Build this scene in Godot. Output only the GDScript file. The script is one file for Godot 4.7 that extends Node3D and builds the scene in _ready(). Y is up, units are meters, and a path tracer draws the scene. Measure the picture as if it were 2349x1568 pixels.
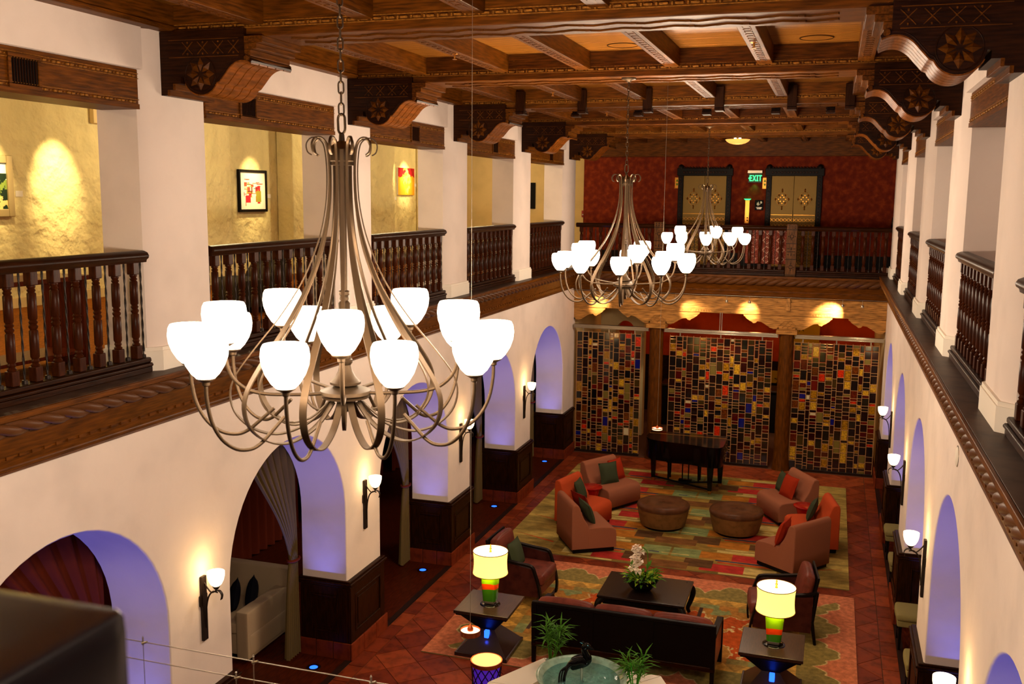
extends Node3D
# A two-storey hotel lobby: arcades and galleries on both long sides, a beamed ceiling, glass-tile screens at the far end.
# x runs across the hall, y is up, the hall recedes towards -z. The camera stands on the gallery at the near end.

const XL := -5.38      # face of the left arcade wall
const XR := 1.085      # face of the right arcade wall
const XC := -2.1475    # middle of the hall
const ZF := -21.0      # front of the far gallery
const STEP := 3.32     # one bay
const LEDGE := 4.127
const IMG_W := 2349.0
const IMG_H := 1568.0

var taken := {}
var M := {}
var rng := RandomNumberGenerator.new()


class Mb:
	var v := PackedVector3Array()
	var n := PackedVector3Array()
	var u := PackedVector2Array()
	var xf := Transform3D.IDENTITY

	func _init(t := Transform3D.IDENTITY) -> void:
		xf = t

	func tri(a: Vector3, b: Vector3, c: Vector3, na: Vector3, nb: Vector3, nc: Vector3, ua := Vector2(), ub := Vector2(), uc := Vector2()) -> void:
		a = xf * a
		b = xf * b
		c = xf * c
		na = (xf.basis * na).normalized()
		nb = (xf.basis * nb).normalized()
		nc = (xf.basis * nc).normalized()
		v.append(a)
		n.append(na)
		u.append(ua)
		if (b - a).cross(c - a).dot(na + nb + nc) > 0.0:
			v.append(c)
			v.append(b)
			n.append(nc)
			n.append(nb)
			u.append(uc)
			u.append(ub)
		else:
			v.append(b)
			v.append(c)
			n.append(nb)
			n.append(nc)
			u.append(ub)
			u.append(uc)

	func quad(a: Vector3, b: Vector3, c: Vector3, d: Vector3, m: Vector3) -> void:
		tri(a, b, c, m, m, m, Vector2(0, 1), Vector2(1, 1), Vector2(1, 0))
		tri(a, c, d, m, m, m, Vector2(0, 1), Vector2(1, 0), Vector2(0, 0))

	func quadn(a: Vector3, b: Vector3, c: Vector3, d: Vector3, na: Vector3, nb: Vector3, nc: Vector3, nd: Vector3) -> void:
		tri(a, b, c, na, nb, nc)
		tri(a, c, d, na, nc, nd)

	func box(c: Vector3, s: Vector3, bev := 0.0, t := Transform3D.IDENTITY) -> Mb:
		var old := xf
		xf = xf * t
		var h := s * 0.5
		var k := h - Vector3(bev, bev, bev)
		var e := [Vector3.RIGHT, Vector3.UP, Vector3.BACK]
		for i in 3:
			var j := (i + 1) % 3
			var l := (i + 2) % 3
			for si in [-1.0, 1.0]:
				var o: Vector3 = c + e[i] * (si * h[i])
				var pj: Vector3 = e[j] * k[j]
				var pl: Vector3 = e[l] * k[l]
				quad(o - pj - pl, o + pj - pl, o + pj + pl, o - pj + pl, e[i] * si)
				if bev > 0.0:
					for sj in [-1.0, 1.0]:
						var a: Vector3 = c + e[i] * (si * h[i]) + e[j] * (sj * k[j])
						var b: Vector3 = c + e[i] * (si * k[i]) + e[j] * (sj * h[j])
						quadn(a - pl, a + pl, b + pl, b - pl, e[i] * si, e[i] * si, e[j] * sj, e[j] * sj)
		if bev > 0.0:
			for sx in [-1.0, 1.0]:
				for sy in [-1.0, 1.0]:
					for sz in [-1.0, 1.0]:
						var m := Vector3(sx, sy, sz)
						tri(c + m * Vector3(h.x, k.y, k.z), c + m * Vector3(k.x, h.y, k.z), c + m * Vector3(k.x, k.y, h.z), Vector3(sx, 0, 0), Vector3(0, sy, 0), Vector3(0, 0, sz))
		xf = old
		return self

	func mm(a: Vector3, b: Vector3, bev := 0.0) -> Mb:
		return box((a + b) * 0.5, (b - a).abs(), bev)

	# a box whose top and bottom rectangles differ: centre of the base, base size, top size, height
	func frustum(c: Vector3, sb: Vector2, st: Vector2, h: float, shift := Vector3.ZERO) -> Mb:
		var p := []
		for q in [[sb, Vector3.ZERO], [st, Vector3(0, h, 0) + shift]]:
			for w in [Vector2(-1, -1), Vector2(1, -1), Vector2(1, 1), Vector2(-1, 1)]:
				p.append(c + q[1] + Vector3(w.x * q[0].x * 0.5, 0, w.y * q[0].y * 0.5))
		quad(p[0], p[1], p[2], p[3], Vector3.DOWN)
		quad(p[4], p[5], p[6], p[7], Vector3.UP)
		var mid: Vector3 = c + Vector3(0, h * 0.5, 0) + shift * 0.5
		for i in 4:
			var j := (i + 1) % 4
			var m: Vector3 = (p[j] - p[i]).cross(p[i + 4] - p[i]).normalized()
			if m.dot((p[i] + p[j] + p[i + 4] + p[j + 4]) * 0.25 - mid) < 0.0:
				m = -m
			quad(p[i], p[j], p[j + 4], p[i + 4], m)
		return self

	func lathe(prof: Array, seg := 24, o := Vector3.ZERO, sharp := 0.7) -> Mb:
		var fn := []
		for i in prof.size() - 1:
			var t: Vector2 = prof[i + 1] - prof[i]
			fn.append(Vector2(t.y, -t.x).normalized())
		for i in prof.size() - 1:
			var a: Vector2 = prof[i]
			var b: Vector2 = prof[i + 1]
			var na: Vector2 = fn[i]
			var nb: Vector2 = fn[i]
			if i > 0 and fn[i].dot(fn[i - 1]) > sharp:
				na = (fn[i] + fn[i - 1]).normalized()
			if i < fn.size() - 1 and fn[i].dot(fn[i + 1]) > sharp:
				nb = (fn[i] + fn[i + 1]).normalized()
			for k in seg:
				var t0 := TAU * k / seg
				var t1 := TAU * (k + 1) / seg
				var c0 := Vector3(cos(t0), 0, sin(t0))
				var c1 := Vector3(cos(t1), 0, sin(t1))
				var y := Vector3.UP
				var p := [o + c0 * a.x + y * a.y, o + c1 * a.x + y * a.y, o + c1 * b.x + y * b.y, o + c0 * b.x + y * b.y]
				var q := [c0 * na.x + y * na.y, c1 * na.x + y * na.y, c1 * nb.x + y * nb.y, c0 * nb.x + y * nb.y]
				if a.x < 1e-5:
					tri(p[0], p[2], p[3], q[0], q[2], q[3])
				elif b.x < 1e-5:
					tri(p[0], p[1], p[2], q[0], q[1], q[2])
				else:
					quadn(p[0], p[1], p[2], p[3], q[0], q[1], q[2], q[3])
		return self

	func tube(pts: Array, r: Variant, seg := 8, closed := false) -> Mb:
		var rings := []
		var norms := []
		var m := pts.size()
		var up := Vector3.ZERO
		for i in m:
			var t: Vector3
			if closed:
				t = pts[(i + 1) % m] - pts[(i + m - 1) % m]
			else:
				t = pts[mini(i + 1, m - 1)] - pts[maxi(i - 1, 0)]
			t = t.normalized()
			if up == Vector3.ZERO:
				up = t.cross(Vector3(0.31, 0.17, 0.93)).normalized()
			up = (up - t * up.dot(t)).normalized()
			var w := t.cross(up)
			var rr: float = r[i] if r is Array else r
			var ring := []
			var nn := []
			for k in seg:
				var d := up * cos(TAU * k / seg) + w * sin(TAU * k / seg)
				ring.append(pts[i] + d * rr)
				nn.append(d)
			rings.append(ring)
			norms.append(nn)
		for i in (m if closed else m - 1):
			var j := (i + 1) % m
			for k in seg:
				var l := (k + 1) % seg
				quadn(rings[i][k], rings[i][l], rings[j][l], rings[j][k], norms[i][k], norms[i][l], norms[j][l], norms[j][k])
		if not closed:
			for e in [0, m - 1]:
				var d: Vector3 = (pts[0] - pts[1]).normalized() if e == 0 else (pts[m - 1] - pts[m - 2]).normalized()
				for k in range(1, seg - 1):
					tri(rings[e][0], rings[e][k], rings[e][k + 1], d, d, d)
		return self

	# a flat bar swept along pts; side is its constant broad direction
	func strap(pts: Array, side: Vector3, width: Variant, t: float) -> Mb:
		var m := pts.size()
		var ws := []
		for i in m:
			ws.append(width[i] if width is Array else width)
		var nr := []
		for i in m:
			var d: Vector3 = (pts[mini(i + 1, m - 1)] - pts[maxi(i - 1, 0)]).normalized()
			nr.append(d.cross(side).normalized())
		for i in m - 1:
			var a: Vector3 = pts[i]
			var b: Vector3 = pts[i + 1]
			var na: Vector3 = nr[i]
			var nb: Vector3 = nr[i + 1]
			var s: Vector3 = side * ws[i] * 0.5
			var q: Vector3 = side * ws[i + 1] * 0.5
			for f in [1.0, -1.0]:
				quadn(a + na * t * 0.5 * f - s, a + na * t * 0.5 * f + s, b + nb * t * 0.5 * f + q, b + nb * t * 0.5 * f - q, na * f, na * f, nb * f, nb * f)
				quad(a + s * f - na * t * 0.5, a + s * f + na * t * 0.5, b + q * f + nb * t * 0.5, b + q * f - nb * t * 0.5, side * f)
		for e in [0, m - 1]:
			var d: Vector3 = (pts[0] - pts[1]).normalized() if e == 0 else (pts[m - 1] - pts[m - 2]).normalized()
			var q: Vector3 = nr[e] * t * 0.5
			var s: Vector3 = side * ws[e] * 0.5
			quad(pts[e] - s - q, pts[e] + s - q, pts[e] + s + q, pts[e] - s + q, d)
		return self

	# a polygon in the plane (ax, ay) at o, given depth along az
	func prism(poly: PackedVector2Array, o: Vector3, ax: Vector3, ay: Vector3, az: Vector3, depth: float, smooth := 0.8) -> Mb:
		var area := 0.0
		var m := poly.size()
		for i in m:
			area += poly[i].cross(poly[(i + 1) % m])
		var en := []
		for i in m:
			var e := poly[(i + 1) % m] - poly[i]
			var w := Vector2(e.y, -e.x).normalized()
			en.append(w if area > 0.0 else -w)
		var idx := Geometry2D.triangulate_polygon(poly)
		for k in range(0, idx.size(), 3):
			var p := []
			for q in 3:
				var w := poly[idx[k + q]]
				p.append(o + ax * w.x + ay * w.y)
			tri(p[0], p[1], p[2], -az, -az, -az)
			tri(p[0] + az * depth, p[1] + az * depth, p[2] + az * depth, az, az, az)
		for i in m:
			var j := (i + 1) % m
			var na: Vector2 = en[i]
			var nb: Vector2 = en[i]
			if en[i].dot(en[(i + m - 1) % m]) > smooth:
				na = (en[i] + en[(i + m - 1) % m]).normalized()
			if en[i].dot(en[j]) > smooth:
				nb = (en[i] + en[j]).normalized()
			var a := o + ax * poly[i].x + ay * poly[i].y
			var b := o + ax * poly[j].x + ay * poly[j].y
			var n3a := ax * na.x + ay * na.y
			var n3b := ax * nb.x + ay * nb.y
			quadn(a, b, b + az * depth, a + az * depth, n3a, n3b, n3b, n3a)
		return self

	# a parametric sheet; flip turns its normals
	func sheet(f: Callable, nu: int, nv: int, flip := false, texcoords := false) -> Mb:
		var p := []
		for i in nu + 1:
			for j in nv + 1:
				p.append(f.call(float(i) / nu, float(j) / nv))
		var w := nv + 1
		var q := []
		for i in nu + 1:
			for j in nv + 1:
				var du: Vector3 = p[mini(i + 1, nu) * w + j] - p[maxi(i - 1, 0) * w + j]
				var dv: Vector3 = p[i * w + mini(j + 1, nv)] - p[i * w + maxi(j - 1, 0)]
				var m := du.cross(dv)
				m = m.normalized() if m.length() > 1e-12 else Vector3.UP
				q.append(-m if flip else m)
		for i in nu:
			for j in nv:
				var a := i * w + j
				var b := a + w
				var ua := Vector2(float(i) / nu, float(j) / nv)
				var ub := Vector2(float(i + 1) / nu, float(j) / nv)
				var uc := Vector2(float(i + 1) / nu, float(j + 1) / nv)
				var ud := Vector2(float(i) / nu, float(j + 1) / nv)
				tri(p[a], p[b], p[b + 1], q[a], q[b], q[b + 1], ua, ub, uc)
				tri(p[a], p[b + 1], p[a + 1], q[a], q[b + 1], q[a + 1], ua, uc, ud)
		return self

	# rounded slab (upholstery): a box whose faces bulge by puff and whose edges are round with radius r
	func cushion(c: Vector3, s: Vector3, r: float, puff := 0.0, t := Transform3D.IDENTITY, div := 8) -> Mb:
		var old := xf
		xf = xf * t
		var h := s * 0.5
		r = minf(r, minf(h.x, minf(h.y, h.z)) * 0.98)
		var e := [Vector3.RIGHT, Vector3.UP, Vector3.BACK]
		for i in 3:
			var j := (i + 1) % 3
			var l := (i + 2) % 3
			for si in [-1.0, 1.0]:
				var f := func(a: float, b: float) -> Vector3:
					# parameters spread so that the rounding gets its share of the points
					var qa := -cos(a * PI) * h[j]
					var qb := -cos(b * PI) * h[l]
					var x: Vector3 = e[i] * (si * h[i]) + e[j] * qa + e[l] * qb
					var inner := Vector3(clampf(x.x, -h.x + r, h.x - r), clampf(x.y, -h.y + r, h.y - r), clampf(x.z, -h.z + r, h.z - r))
					var d := x - inner
					x = inner + (d.normalized() * r if d.length() > 1e-9 else Vector3.ZERO)
					var ka := 1.0 - pow(absf(qa) / h[j], 2.0)
					var kb := 1.0 - pow(absf(qb) / h[l], 2.0)
					return c + x + e[i] * (si * puff * ka * kb)
				sheet(f, div, div, si < 0.0)
		xf = old
		return self

	# a pillow standing in the xy plane, pinched at the corners
	func pillow(w: float, h: float, t: float, xform := Transform3D.IDENTITY, div := 10) -> Mb:
		var old := xf
		xf = xf * xform
		for s in [1.0, -1.0]:
			var f := func(a: float, b: float) -> Vector3:
				var x := a * 2.0 - 1.0
				var y := b * 2.0 - 1.0
				var k := sqrt(maxf(0.0, (1.0 - pow(absf(x), 2.6)) * (1.0 - pow(absf(y), 2.6))))
				var px := x * w * 0.5 * (1.0 - 0.07 * (1.0 - y * y))
				var py := y * h * 0.5 * (1.0 - 0.07 * (1.0 - x * x))
				return Vector3(px, py, s * t * 0.5 * k)
			sheet(f, div, div, s < 0.0)
		xf = old
		return self

	func mesh() -> ArrayMesh:
		var a := []
		a.resize(Mesh.ARRAY_MAX)
		a[Mesh.ARRAY_VERTEX] = v
		a[Mesh.ARRAY_NORMAL] = n
		a[Mesh.ARRAY_TEX_UV] = u
		var m := ArrayMesh.new()
		m.add_surface_from_arrays(Mesh.PRIMITIVE_TRIANGLES, a)
		return m


func smooth_path(p: Array, per := 5) -> Array:
	var out := []
	for i in p.size() - 1:
		var a = p[maxi(i - 1, 0)]
		var b = p[i]
		var c = p[i + 1]
		var d = p[mini(i + 2, p.size() - 1)]
		for k in per:
			var t := float(k) / per
			out.append(0.5 * ((2.0 * b) + (c - a) * t + (2.0 * a - 5.0 * b + 4.0 * c - d) * t * t + (3.0 * b - a - 3.0 * c + d) * t * t * t))
	out.append(p[p.size() - 1])
	return out


# a frame for building one side: local x is the distance into the wall, y up, z along it
func side_xf(s: String) -> Transform3D:
	if s == "left":
		return Transform3D(Basis(Vector3(-1, 0, 0), Vector3(0, 1, 0), Vector3(0, 0, 1)), Vector3(XL, 0, 0))
	if s == "right":
		return Transform3D(Basis.IDENTITY, Vector3(XR, 0, 0))
	return Transform3D(Basis(Vector3(0, 0, -1), Vector3(0, 1, 0), Vector3(1, 0, 0)), Vector3(0, 0, ZF))


func numbered(called: String) -> String:
	var k: int = taken.get(called, 0)
	taken[called] = k + 1
	return called if k == 0 else "%s_%03d" % [called, k]


func tag(o: Node, label: String, category := "", group := "", kind := "") -> Node:
	if label:
		o.set_meta("label", label)
	if category:
		o.set_meta("category", category)
	if group:
		o.set_meta("group", group)
	if kind:
		o.set_meta("kind", kind)
	return o


func thing(called: String, label: String, category: String, at := Vector3.ZERO, turn := 0.0, group := "") -> Node3D:
	var o := Node3D.new()
	o.name = numbered(called)
	add_child(o)
	o.position = at
	o.rotation.y = turn
	tag(o, label, category, group)
	return o


func part(parent: Node3D, called: String, m: Variant, material: Material, at := Vector3.ZERO, turn := Vector3.ZERO) -> MeshInstance3D:
	var o := MeshInstance3D.new()
	o.name = called
	o.mesh = m.mesh() if m is Mb else m
	o.material_override = material
	parent.add_child(o, true)
	o.position = at
	o.rotation = turn
	return o


func single(called: String, m: Variant, material: Material, label: String, category: String, at := Vector3.ZERO, turn := 0.0, group := "") -> MeshInstance3D:
	var o := part(self, numbered(called), m, material, at, Vector3(0, turn, 0))
	tag(o, label, category, group)
	return o


func structure(called: String, label: String, m: Variant = null, material: Material = null) -> Node3D:
	var o: Node3D
	if m == null:
		o = Node3D.new()
	else:
		o = MeshInstance3D.new()
		o.mesh = m.mesh() if m is Mb else m
		o.material_override = material
	o.name = numbered(called)
	add_child(o)
	tag(o, label, "", "", "structure")
	return o


func copy_of(o: Node3D, label: String, at: Vector3, turn := 0.0, group := "") -> Node3D:
	var c: Node3D = o.duplicate()
	c.name = numbered(str(o.get_meta("base_name")) if o.has_meta("base_name") else str(o.name))
	add_child(c)
	c.position = at
	c.rotation.y = turn
	c.set_meta("label", label)
	if group:
		c.set_meta("group", group)
	return c


func omni(parent: Node, at: Vector3, energy: float, color: Color, size := 0.05, reach := 30.0) -> OmniLight3D:
	var l := OmniLight3D.new()
	l.name = "bulb_or_fill_light"  # shared by real bulbs and by added fills without a fitting
	l.light_energy = energy
	l.light_color = color
	l.light_size = size
	l.omni_range = reach
	l.omni_attenuation = 2.0
	l.shadow_enabled = true
	parent.add_child(l, true)
	l.position = at
	return l


func spot(parent: Node, at: Vector3, to: Vector3, energy: float, color: Color, angle: float, blend := 0.8, size := 0.03) -> SpotLight3D:
	var l := SpotLight3D.new()
	l.name = "spot_light"
	l.light_energy = energy
	l.light_color = color
	l.light_size = size
	l.spot_range = 30.0
	l.spot_attenuation = 2.0
	l.spot_angle = angle
	l.spot_angle_attenuation = blend
	l.shadow_enabled = true
	parent.add_child(l, true)
	var d := (to - at).normalized()
	var up := Vector3.UP if absf(d.y) < 0.95 else Vector3.RIGHT
	l.transform = Transform3D(Basis.looking_at(d, up), at)
	return l


# ---------------------------------------------------------------- materials

func noise_tex(freq: float, octaves: int, ramp: Array, sd: int, size := 512, kind := FastNoiseLite.TYPE_SIMPLEX_SMOOTH, normal := false) -> NoiseTexture2D:
	var f := FastNoiseLite.new()
	f.noise_type = kind
	f.seed = sd
	f.frequency = freq
	f.fractal_type = FastNoiseLite.FRACTAL_FBM
	f.fractal_octaves = octaves
	var t := NoiseTexture2D.new()
	t.width = size
	t.height = size
	t.seamless = true
	t.generate_mipmaps = false
	t.noise = f
	if normal:
		t.as_normal_map = true
		t.bump_strength = 6.0
	elif ramp.size():
		var g := Gradient.new()
		g.offsets = PackedFloat32Array(range(ramp.size()).map(func(i): return float(i) / (ramp.size() - 1)))
		g.colors = PackedColorArray(ramp)
		t.color_ramp = g
	return t


# how saturated the base colours are: a linear colour's channels fall off against its strongest one by this power
const DEEP := 0.38


func deep(c: Color, k: float) -> Color:
	var l := c.srgb_to_linear()
	var top := maxf(l.r, maxf(l.g, l.b))
	if top < 1e-6:
		return c
	var o := Color(l.r * pow(l.r / top, k), l.g * pow(l.g / top, k), l.b * pow(l.b / top, k), 1.0).linear_to_srgb()
	o.a = c.a
	return o


func mat(called: String, c: Color, rough := 0.6, metal := 0.0) -> StandardMaterial3D:
	var m := StandardMaterial3D.new()
	m.resource_name = called
	m.albedo_color = deep(c, DEEP)
	m.roughness = rough
	if rough > 0.3 and metal < 0.3:
		m.metallic_specular = 0.22
	m.metallic = metal
	M[called] = m
	return m


func textured(called: String, c: Color, rough: float, tex: Texture2D, scale: Vector3, bump: Texture2D = null, depth := 0.1, metal := 0.0, world := true) -> StandardMaterial3D:
	var m := mat(called, c, rough, metal)
	if tex:
		m.albedo_texture = tex
	m.uv1_triplanar = true
	m.uv1_world_triplanar = world
	m.uv1_scale = scale
	if bump:
		m.heightmap_enabled = true
		m.heightmap_texture = bump
		m.heightmap_scale = depth
	return m


func glow(called: String, c: Color, energy: float, base := Color(0.9, 0.88, 0.84)) -> StandardMaterial3D:
	var m := mat(called, base, 0.4)
	m.emission_enabled = true
	m.emission = c
	m.emission_energy_multiplier = energy
	return m


func rgb(r: int, g: int, b: int) -> Color:
	return Color(r / 255.0, g / 255.0, b / 255.0)


func grey(k: float) -> Color:
	return Color(k, k, k)


func make_materials() -> void:
	var grain := noise_tex(0.012, 5, [grey(0.5), grey(0.78), grey(1.0)], 3)
	var grain_b := noise_tex(0.02, 4, [], 5)
	var mott := noise_tex(0.008, 5, [grey(0.72), grey(0.95), grey(1.0)], 9)
	var even := noise_tex(0.006, 4, [grey(0.93), grey(0.98), grey(1.0)], 10)
	var rough_b := noise_tex(0.01, 5, [], 12)
	var fine_b := noise_tex(0.12, 3, [], 15)
	var weave := noise_tex(0.2, 2, [grey(0.75), grey(1.0)], 18)
	var red_m := noise_tex(0.012, 5, [rgb(84, 22, 7), rgb(104, 33, 10), rgb(134, 54, 18)], 21)
	textured("plaster", rgb(232, 221, 214), 0.85, even, Vector3(0.35, 0.35, 0.35), rough_b, 0.5)
	textured("plaster_gallery", rgb(226, 214, 172), 0.8, even, Vector3(0.4, 0.4, 0.4), rough_b, 5.0)
	textured("plaster_cream", rgb(222, 203, 160), 0.85, even, Vector3(0.4, 0.4, 0.4), rough_b, 0.5)
	textured("plaster_red", rgb(255, 255, 255), 0.75, red_m, Vector3(0.8, 0.8, 0.8), rough_b, 0.4)
	textured("plaster_orange", rgb(200, 95, 35), 0.8, mott, Vector3(0.3, 0.3, 0.3))
	for a in [["x", Vector3(0.5, 5, 5)], ["y", Vector3(5, 0.5, 5)], ["z", Vector3(5, 5, 0.5)]]:
		textured("beam_wood_" + a[0], rgb(114, 74, 24), 0.42, grain, a[1], grain_b, 0.06)
		textured("dark_wood_" + a[0], rgb(52, 29, 8), 0.36, grain, a[1], grain_b, 0.05)
		textured("light_wood_" + a[0], rgb(214, 166, 104), 0.5, grain, a[1], grain_b, 0.08)
	textured("board_wood", rgb(164, 118, 54), 0.4, grain, Vector3(0.6, 6, 9), grain_b, 0.05)
	textured("ledge_wood", rgb(76, 60, 50), 0.42, mott, Vector3(0.9, 0.9, 0.9), rough_b, 0.1)
	textured("baluster_wood", rgb(70, 38, 18), 0.34, grain, Vector3(5, 0.8, 5), null)
	textured("parquet", rgb(92, 46, 24), 0.35, grain, Vector3(7, 5, 0.7), grain_b, 0.04)
	mat("strip", rgb(40, 28, 24), 0.4)
	textured("gilt_lit_wood", rgb(168, 122, 58), 0.45, grain, Vector3(4, 4, 4))  # gilded chips, colour lightened further for carved tops that catch the light
	textured("scroll_wood", rgb(150, 98, 42), 0.36, grain, Vector3(4, 4, 0.6))
	for k in 4:
		textured("terracotta_%d" % k, [rgb(140, 76, 46), rgb(128, 67, 40), rgb(150, 84, 52), rgb(118, 61, 38)][k], 0.42, mott, Vector3(1.2, 1.2, 1.2), rough_b, 0.08)
	mat("grout", rgb(92, 68, 54), 0.9)
	textured("carpet", rgb(146, 114, 62), 0.95, noise_tex(0.05, 3, [rgb(120, 80, 40), rgb(255, 215, 130), rgb(160, 110, 60)], 31), Vector3(1.6, 1.6, 0.25), weave, 0.3)
	var bronze := mat("bronze", rgb(74, 62, 48), 0.42, 0.75)
	bronze.metallic_specular = 0.5
	mat("iron", rgb(34, 26, 22), 0.45, 0.6)
	mat("steel", rgb(168, 160, 148), 0.3, 0.9)
	mat("brass", rgb(196, 150, 78), 0.3, 0.9)
	mat("copper", rgb(190, 112, 72), 0.3, 0.9)
	mat("black_gloss", rgb(6, 5, 5), 0.1)
	M.black_gloss.metallic_specular = 0.38
	textured("leather_dark", rgb(66, 36, 32), 0.4, mott, Vector3(1.5, 1.5, 1.5), fine_b, 0.06, 0.0, false)
	mat("black_wood", rgb(16, 11, 9), 0.42)
	mat("black", rgb(12, 11, 11), 0.6)
	mat("white_paint", rgb(232, 226, 216), 0.6)
	mat("stone_white", rgb(214, 208, 198), 0.35)
	textured("fabric_taupe", rgb(172, 122, 98), 0.9, weave, Vector3(3, 3, 3), fine_b, 0.05, 0.0, false)
	textured("fabric_orange", rgb(208, 108, 66), 0.75, weave, Vector3(3, 3, 3), fine_b, 0.04, 0.0, false)
	textured("fabric_green", rgb(72, 78, 60), 0.85, weave, Vector3(3, 3, 3), fine_b, 0.04, 0.0, false)
	textured("fabric_rust", rgb(178, 74, 42), 0.85, weave, Vector3(3, 3, 3), fine_b, 0.04, 0.0, false)
	textured("fabric_brown", rgb(128, 66, 34), 0.85, noise_tex(0.06, 3, [rgb(70, 36, 20), rgb(255, 150, 90), rgb(90, 60, 40)], 41), Vector3(4, 4, 4), null, 0.1, 0.0, false)
	textured("fabric_cream", rgb(210, 190, 160), 0.9, weave, Vector3(3, 3, 3), fine_b, 0.04, 0.0, false)
	textured("fabric_navy", rgb(26, 26, 34), 0.9, weave, Vector3(3, 3, 3), null, 0.1, 0.0, false)
	textured("fabric_olive", rgb(150, 140, 100), 0.85, weave, Vector3(3, 3, 3), fine_b, 0.04, 0.0, false)
	textured("leather", rgb(112, 66, 56), 0.38, mott, Vector3(1.5, 1.5, 1.5), fine_b, 0.06, 0.0, false)
	textured("leather_tan", rgb(96, 68, 48), 0.36, mott, Vector3(1.5, 1.5, 1.5), fine_b, 0.06, 0.0, false)
	textured("leather_side", rgb(128, 98, 62), 0.6, mott, Vector3(1.5, 1.5, 1.5), fine_b, 0.06, 0.0, false)
	mat("red_lacquer", rgb(150, 24, 16), 0.25)
	textured("curtain_olive", rgb(128, 112, 78), 0.85, weave, Vector3(4, 4, 4), null, 0.1)
	textured("curtain_brown", rgb(112, 56, 36), 0.85, weave, Vector3(4, 4, 4), null, 0.1)
	textured("table_wood", rgb(60, 44, 32), 0.28, grain, Vector3(6, 6, 0.9), grain_b, 0.04)
	glow("lamp_white", Color(1.0, 0.95, 0.86), 4.0)
	glow("sconce_white", Color(1.0, 0.9, 0.72), 2.6)
	glow("shade_yellow", Color(1.0, 0.80, 0.30), 0.28, rgb(250, 224, 120))
	M.shade_yellow.backlight_enabled = true
	M.shade_yellow.backlight = Color(1.0, 0.92, 0.6)
	glow("shade_inside", Color(1.0, 0.93, 0.74), 2.2, rgb(250, 244, 224))
	glow("blue_glow", Color(0.10, 0.30, 1.0), 3.5, rgb(60, 90, 220))
	glow("exit_green", Color(0.25, 1.0, 0.55), 1.6, rgb(60, 220, 130))
	glow("dome_glass", Color(1.0, 0.72, 0.34), 0.85, rgb(230, 190, 120))
	glow("drum_top", Color(1.0, 0.78, 0.42), 1.0, rgb(236, 206, 150))
	glow("purple_glow", Color(0.36, 0.16, 0.9), 0.2, rgb(120, 80, 190))
	mat("leaf", rgb(78, 116, 44), 0.5)
	M.leaf.backlight_enabled = true
	M.leaf.backlight = Color(0.2, 0.35, 0.08)
	mat("leaf_pale", rgb(150, 170, 66), 0.5)
	M.leaf_pale.backlight_enabled = true
	M.leaf_pale.backlight = Color(0.3, 0.4, 0.1)
	mat("petal", rgb(246, 236, 226), 0.5)
	mat("glass_green", rgb(128, 170, 24), 0.12)
	mat("glass_orange", rgb(222, 92, 26), 0.12)
	mat("glass_dark_green", rgb(66, 116, 24), 0.12)
	var clear := mat("glass_clear", Color(0.95, 0.95, 0.95, 0.12), 0.03)
	clear.refraction_enabled = true
	clear.refraction_scale = 0.05
	textured("celadon", rgb(150, 168, 152), 0.18, mott, Vector3(3, 3, 3), fine_b, 0.04)
	var water := mat("water", Color(0.75, 0.9, 0.88, 0.1), 0.04)
	water.refraction_enabled = true
	water.refraction_scale = 0.033


func _ready() -> void:
	rng.seed = 7
	# camera, matched to the photograph's perspective
	var cam := Camera3D.new()
	cam.name = "camera"
	add_child(cam)
	cam.position = Vector3(0, 5.6, 0)
	cam.rotation = Vector3(-0.14475942, 0.31332926, 0.00944661)
	cam.keep_aspect = Camera3D.KEEP_HEIGHT
	var lens := CameraAttributesPhysical.new()
	lens.frustum_focal_length = 12.0 / (784.0 / 2262.85)
	lens.frustum_focus_distance = 9.0
	lens.exposure_aperture = 5.6
	lens.frustum_near = 0.05
	lens.frustum_far = 200.0
	cam.attributes = lens
	cam.current = true
	# surroundings: night outside, light comes from the lobby's lamps and added fills
	var we := WorldEnvironment.new()
	we.name = "world_environment"
	var e := Environment.new()
	e.background_mode = Environment.BG_COLOR
	e.background_color = Color(0.01, 0.01, 0.015)
	e.tonemap_mode = Environment.TONE_MAPPER_LINEAR
	e.tonemap_exposure = EXPOSURE
	e.sdfgi_enabled = true
	e.ssao_enabled = true
	e.ssil_enabled = true
	we.environment = e
	add_child(we)
	make_materials()
	added_fill_lights()
	build_floor()
	build_arcade("left")
	build_arcade("right")
	build_far_end()
	build_galleries()
	build_cornices()
	build_columns()
	build_ceiling()
	build_corbels()
	build_railings()
	build_chandeliers()
	build_screens()
	build_elevators()
	build_back_room()
	build_curtains()
	build_sconces()
	build_rugs()
	build_lounge()
	build_piano()
	build_sofa_group()
	build_tables()
	build_fountain()
	build_hanging()
	build_niches()
	build_art()
	build_foreground()
	build_fittings()


const EXPOSURE := 1.35
const WARM := Color(1.0, 0.89, 0.77)


# unseen fill lights added in both galleries, and a cool one near the camera
func added_fill_lights() -> void:
	for z in [-1.5, -7.0, -12.5, -18.0, -23.0]:
		omni(self, Vector3(-8.2, 6.8, z), 2.0, Color(1.0, 0.9, 0.70), 0.08)
	for z in [-3.0, -9.0, -15.0, -20.0]:
		omni(self, Vector3(2.6, 6.35, z), 0.35, WARM, 0.08)
	omni(self, Vector3(0.1, 6.7, -1.3), 0.6, Color(0.80, 0.88, 1.0), 0.2)  # added cool fill: glint on the foreground box edge, cooler near column faces


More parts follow.
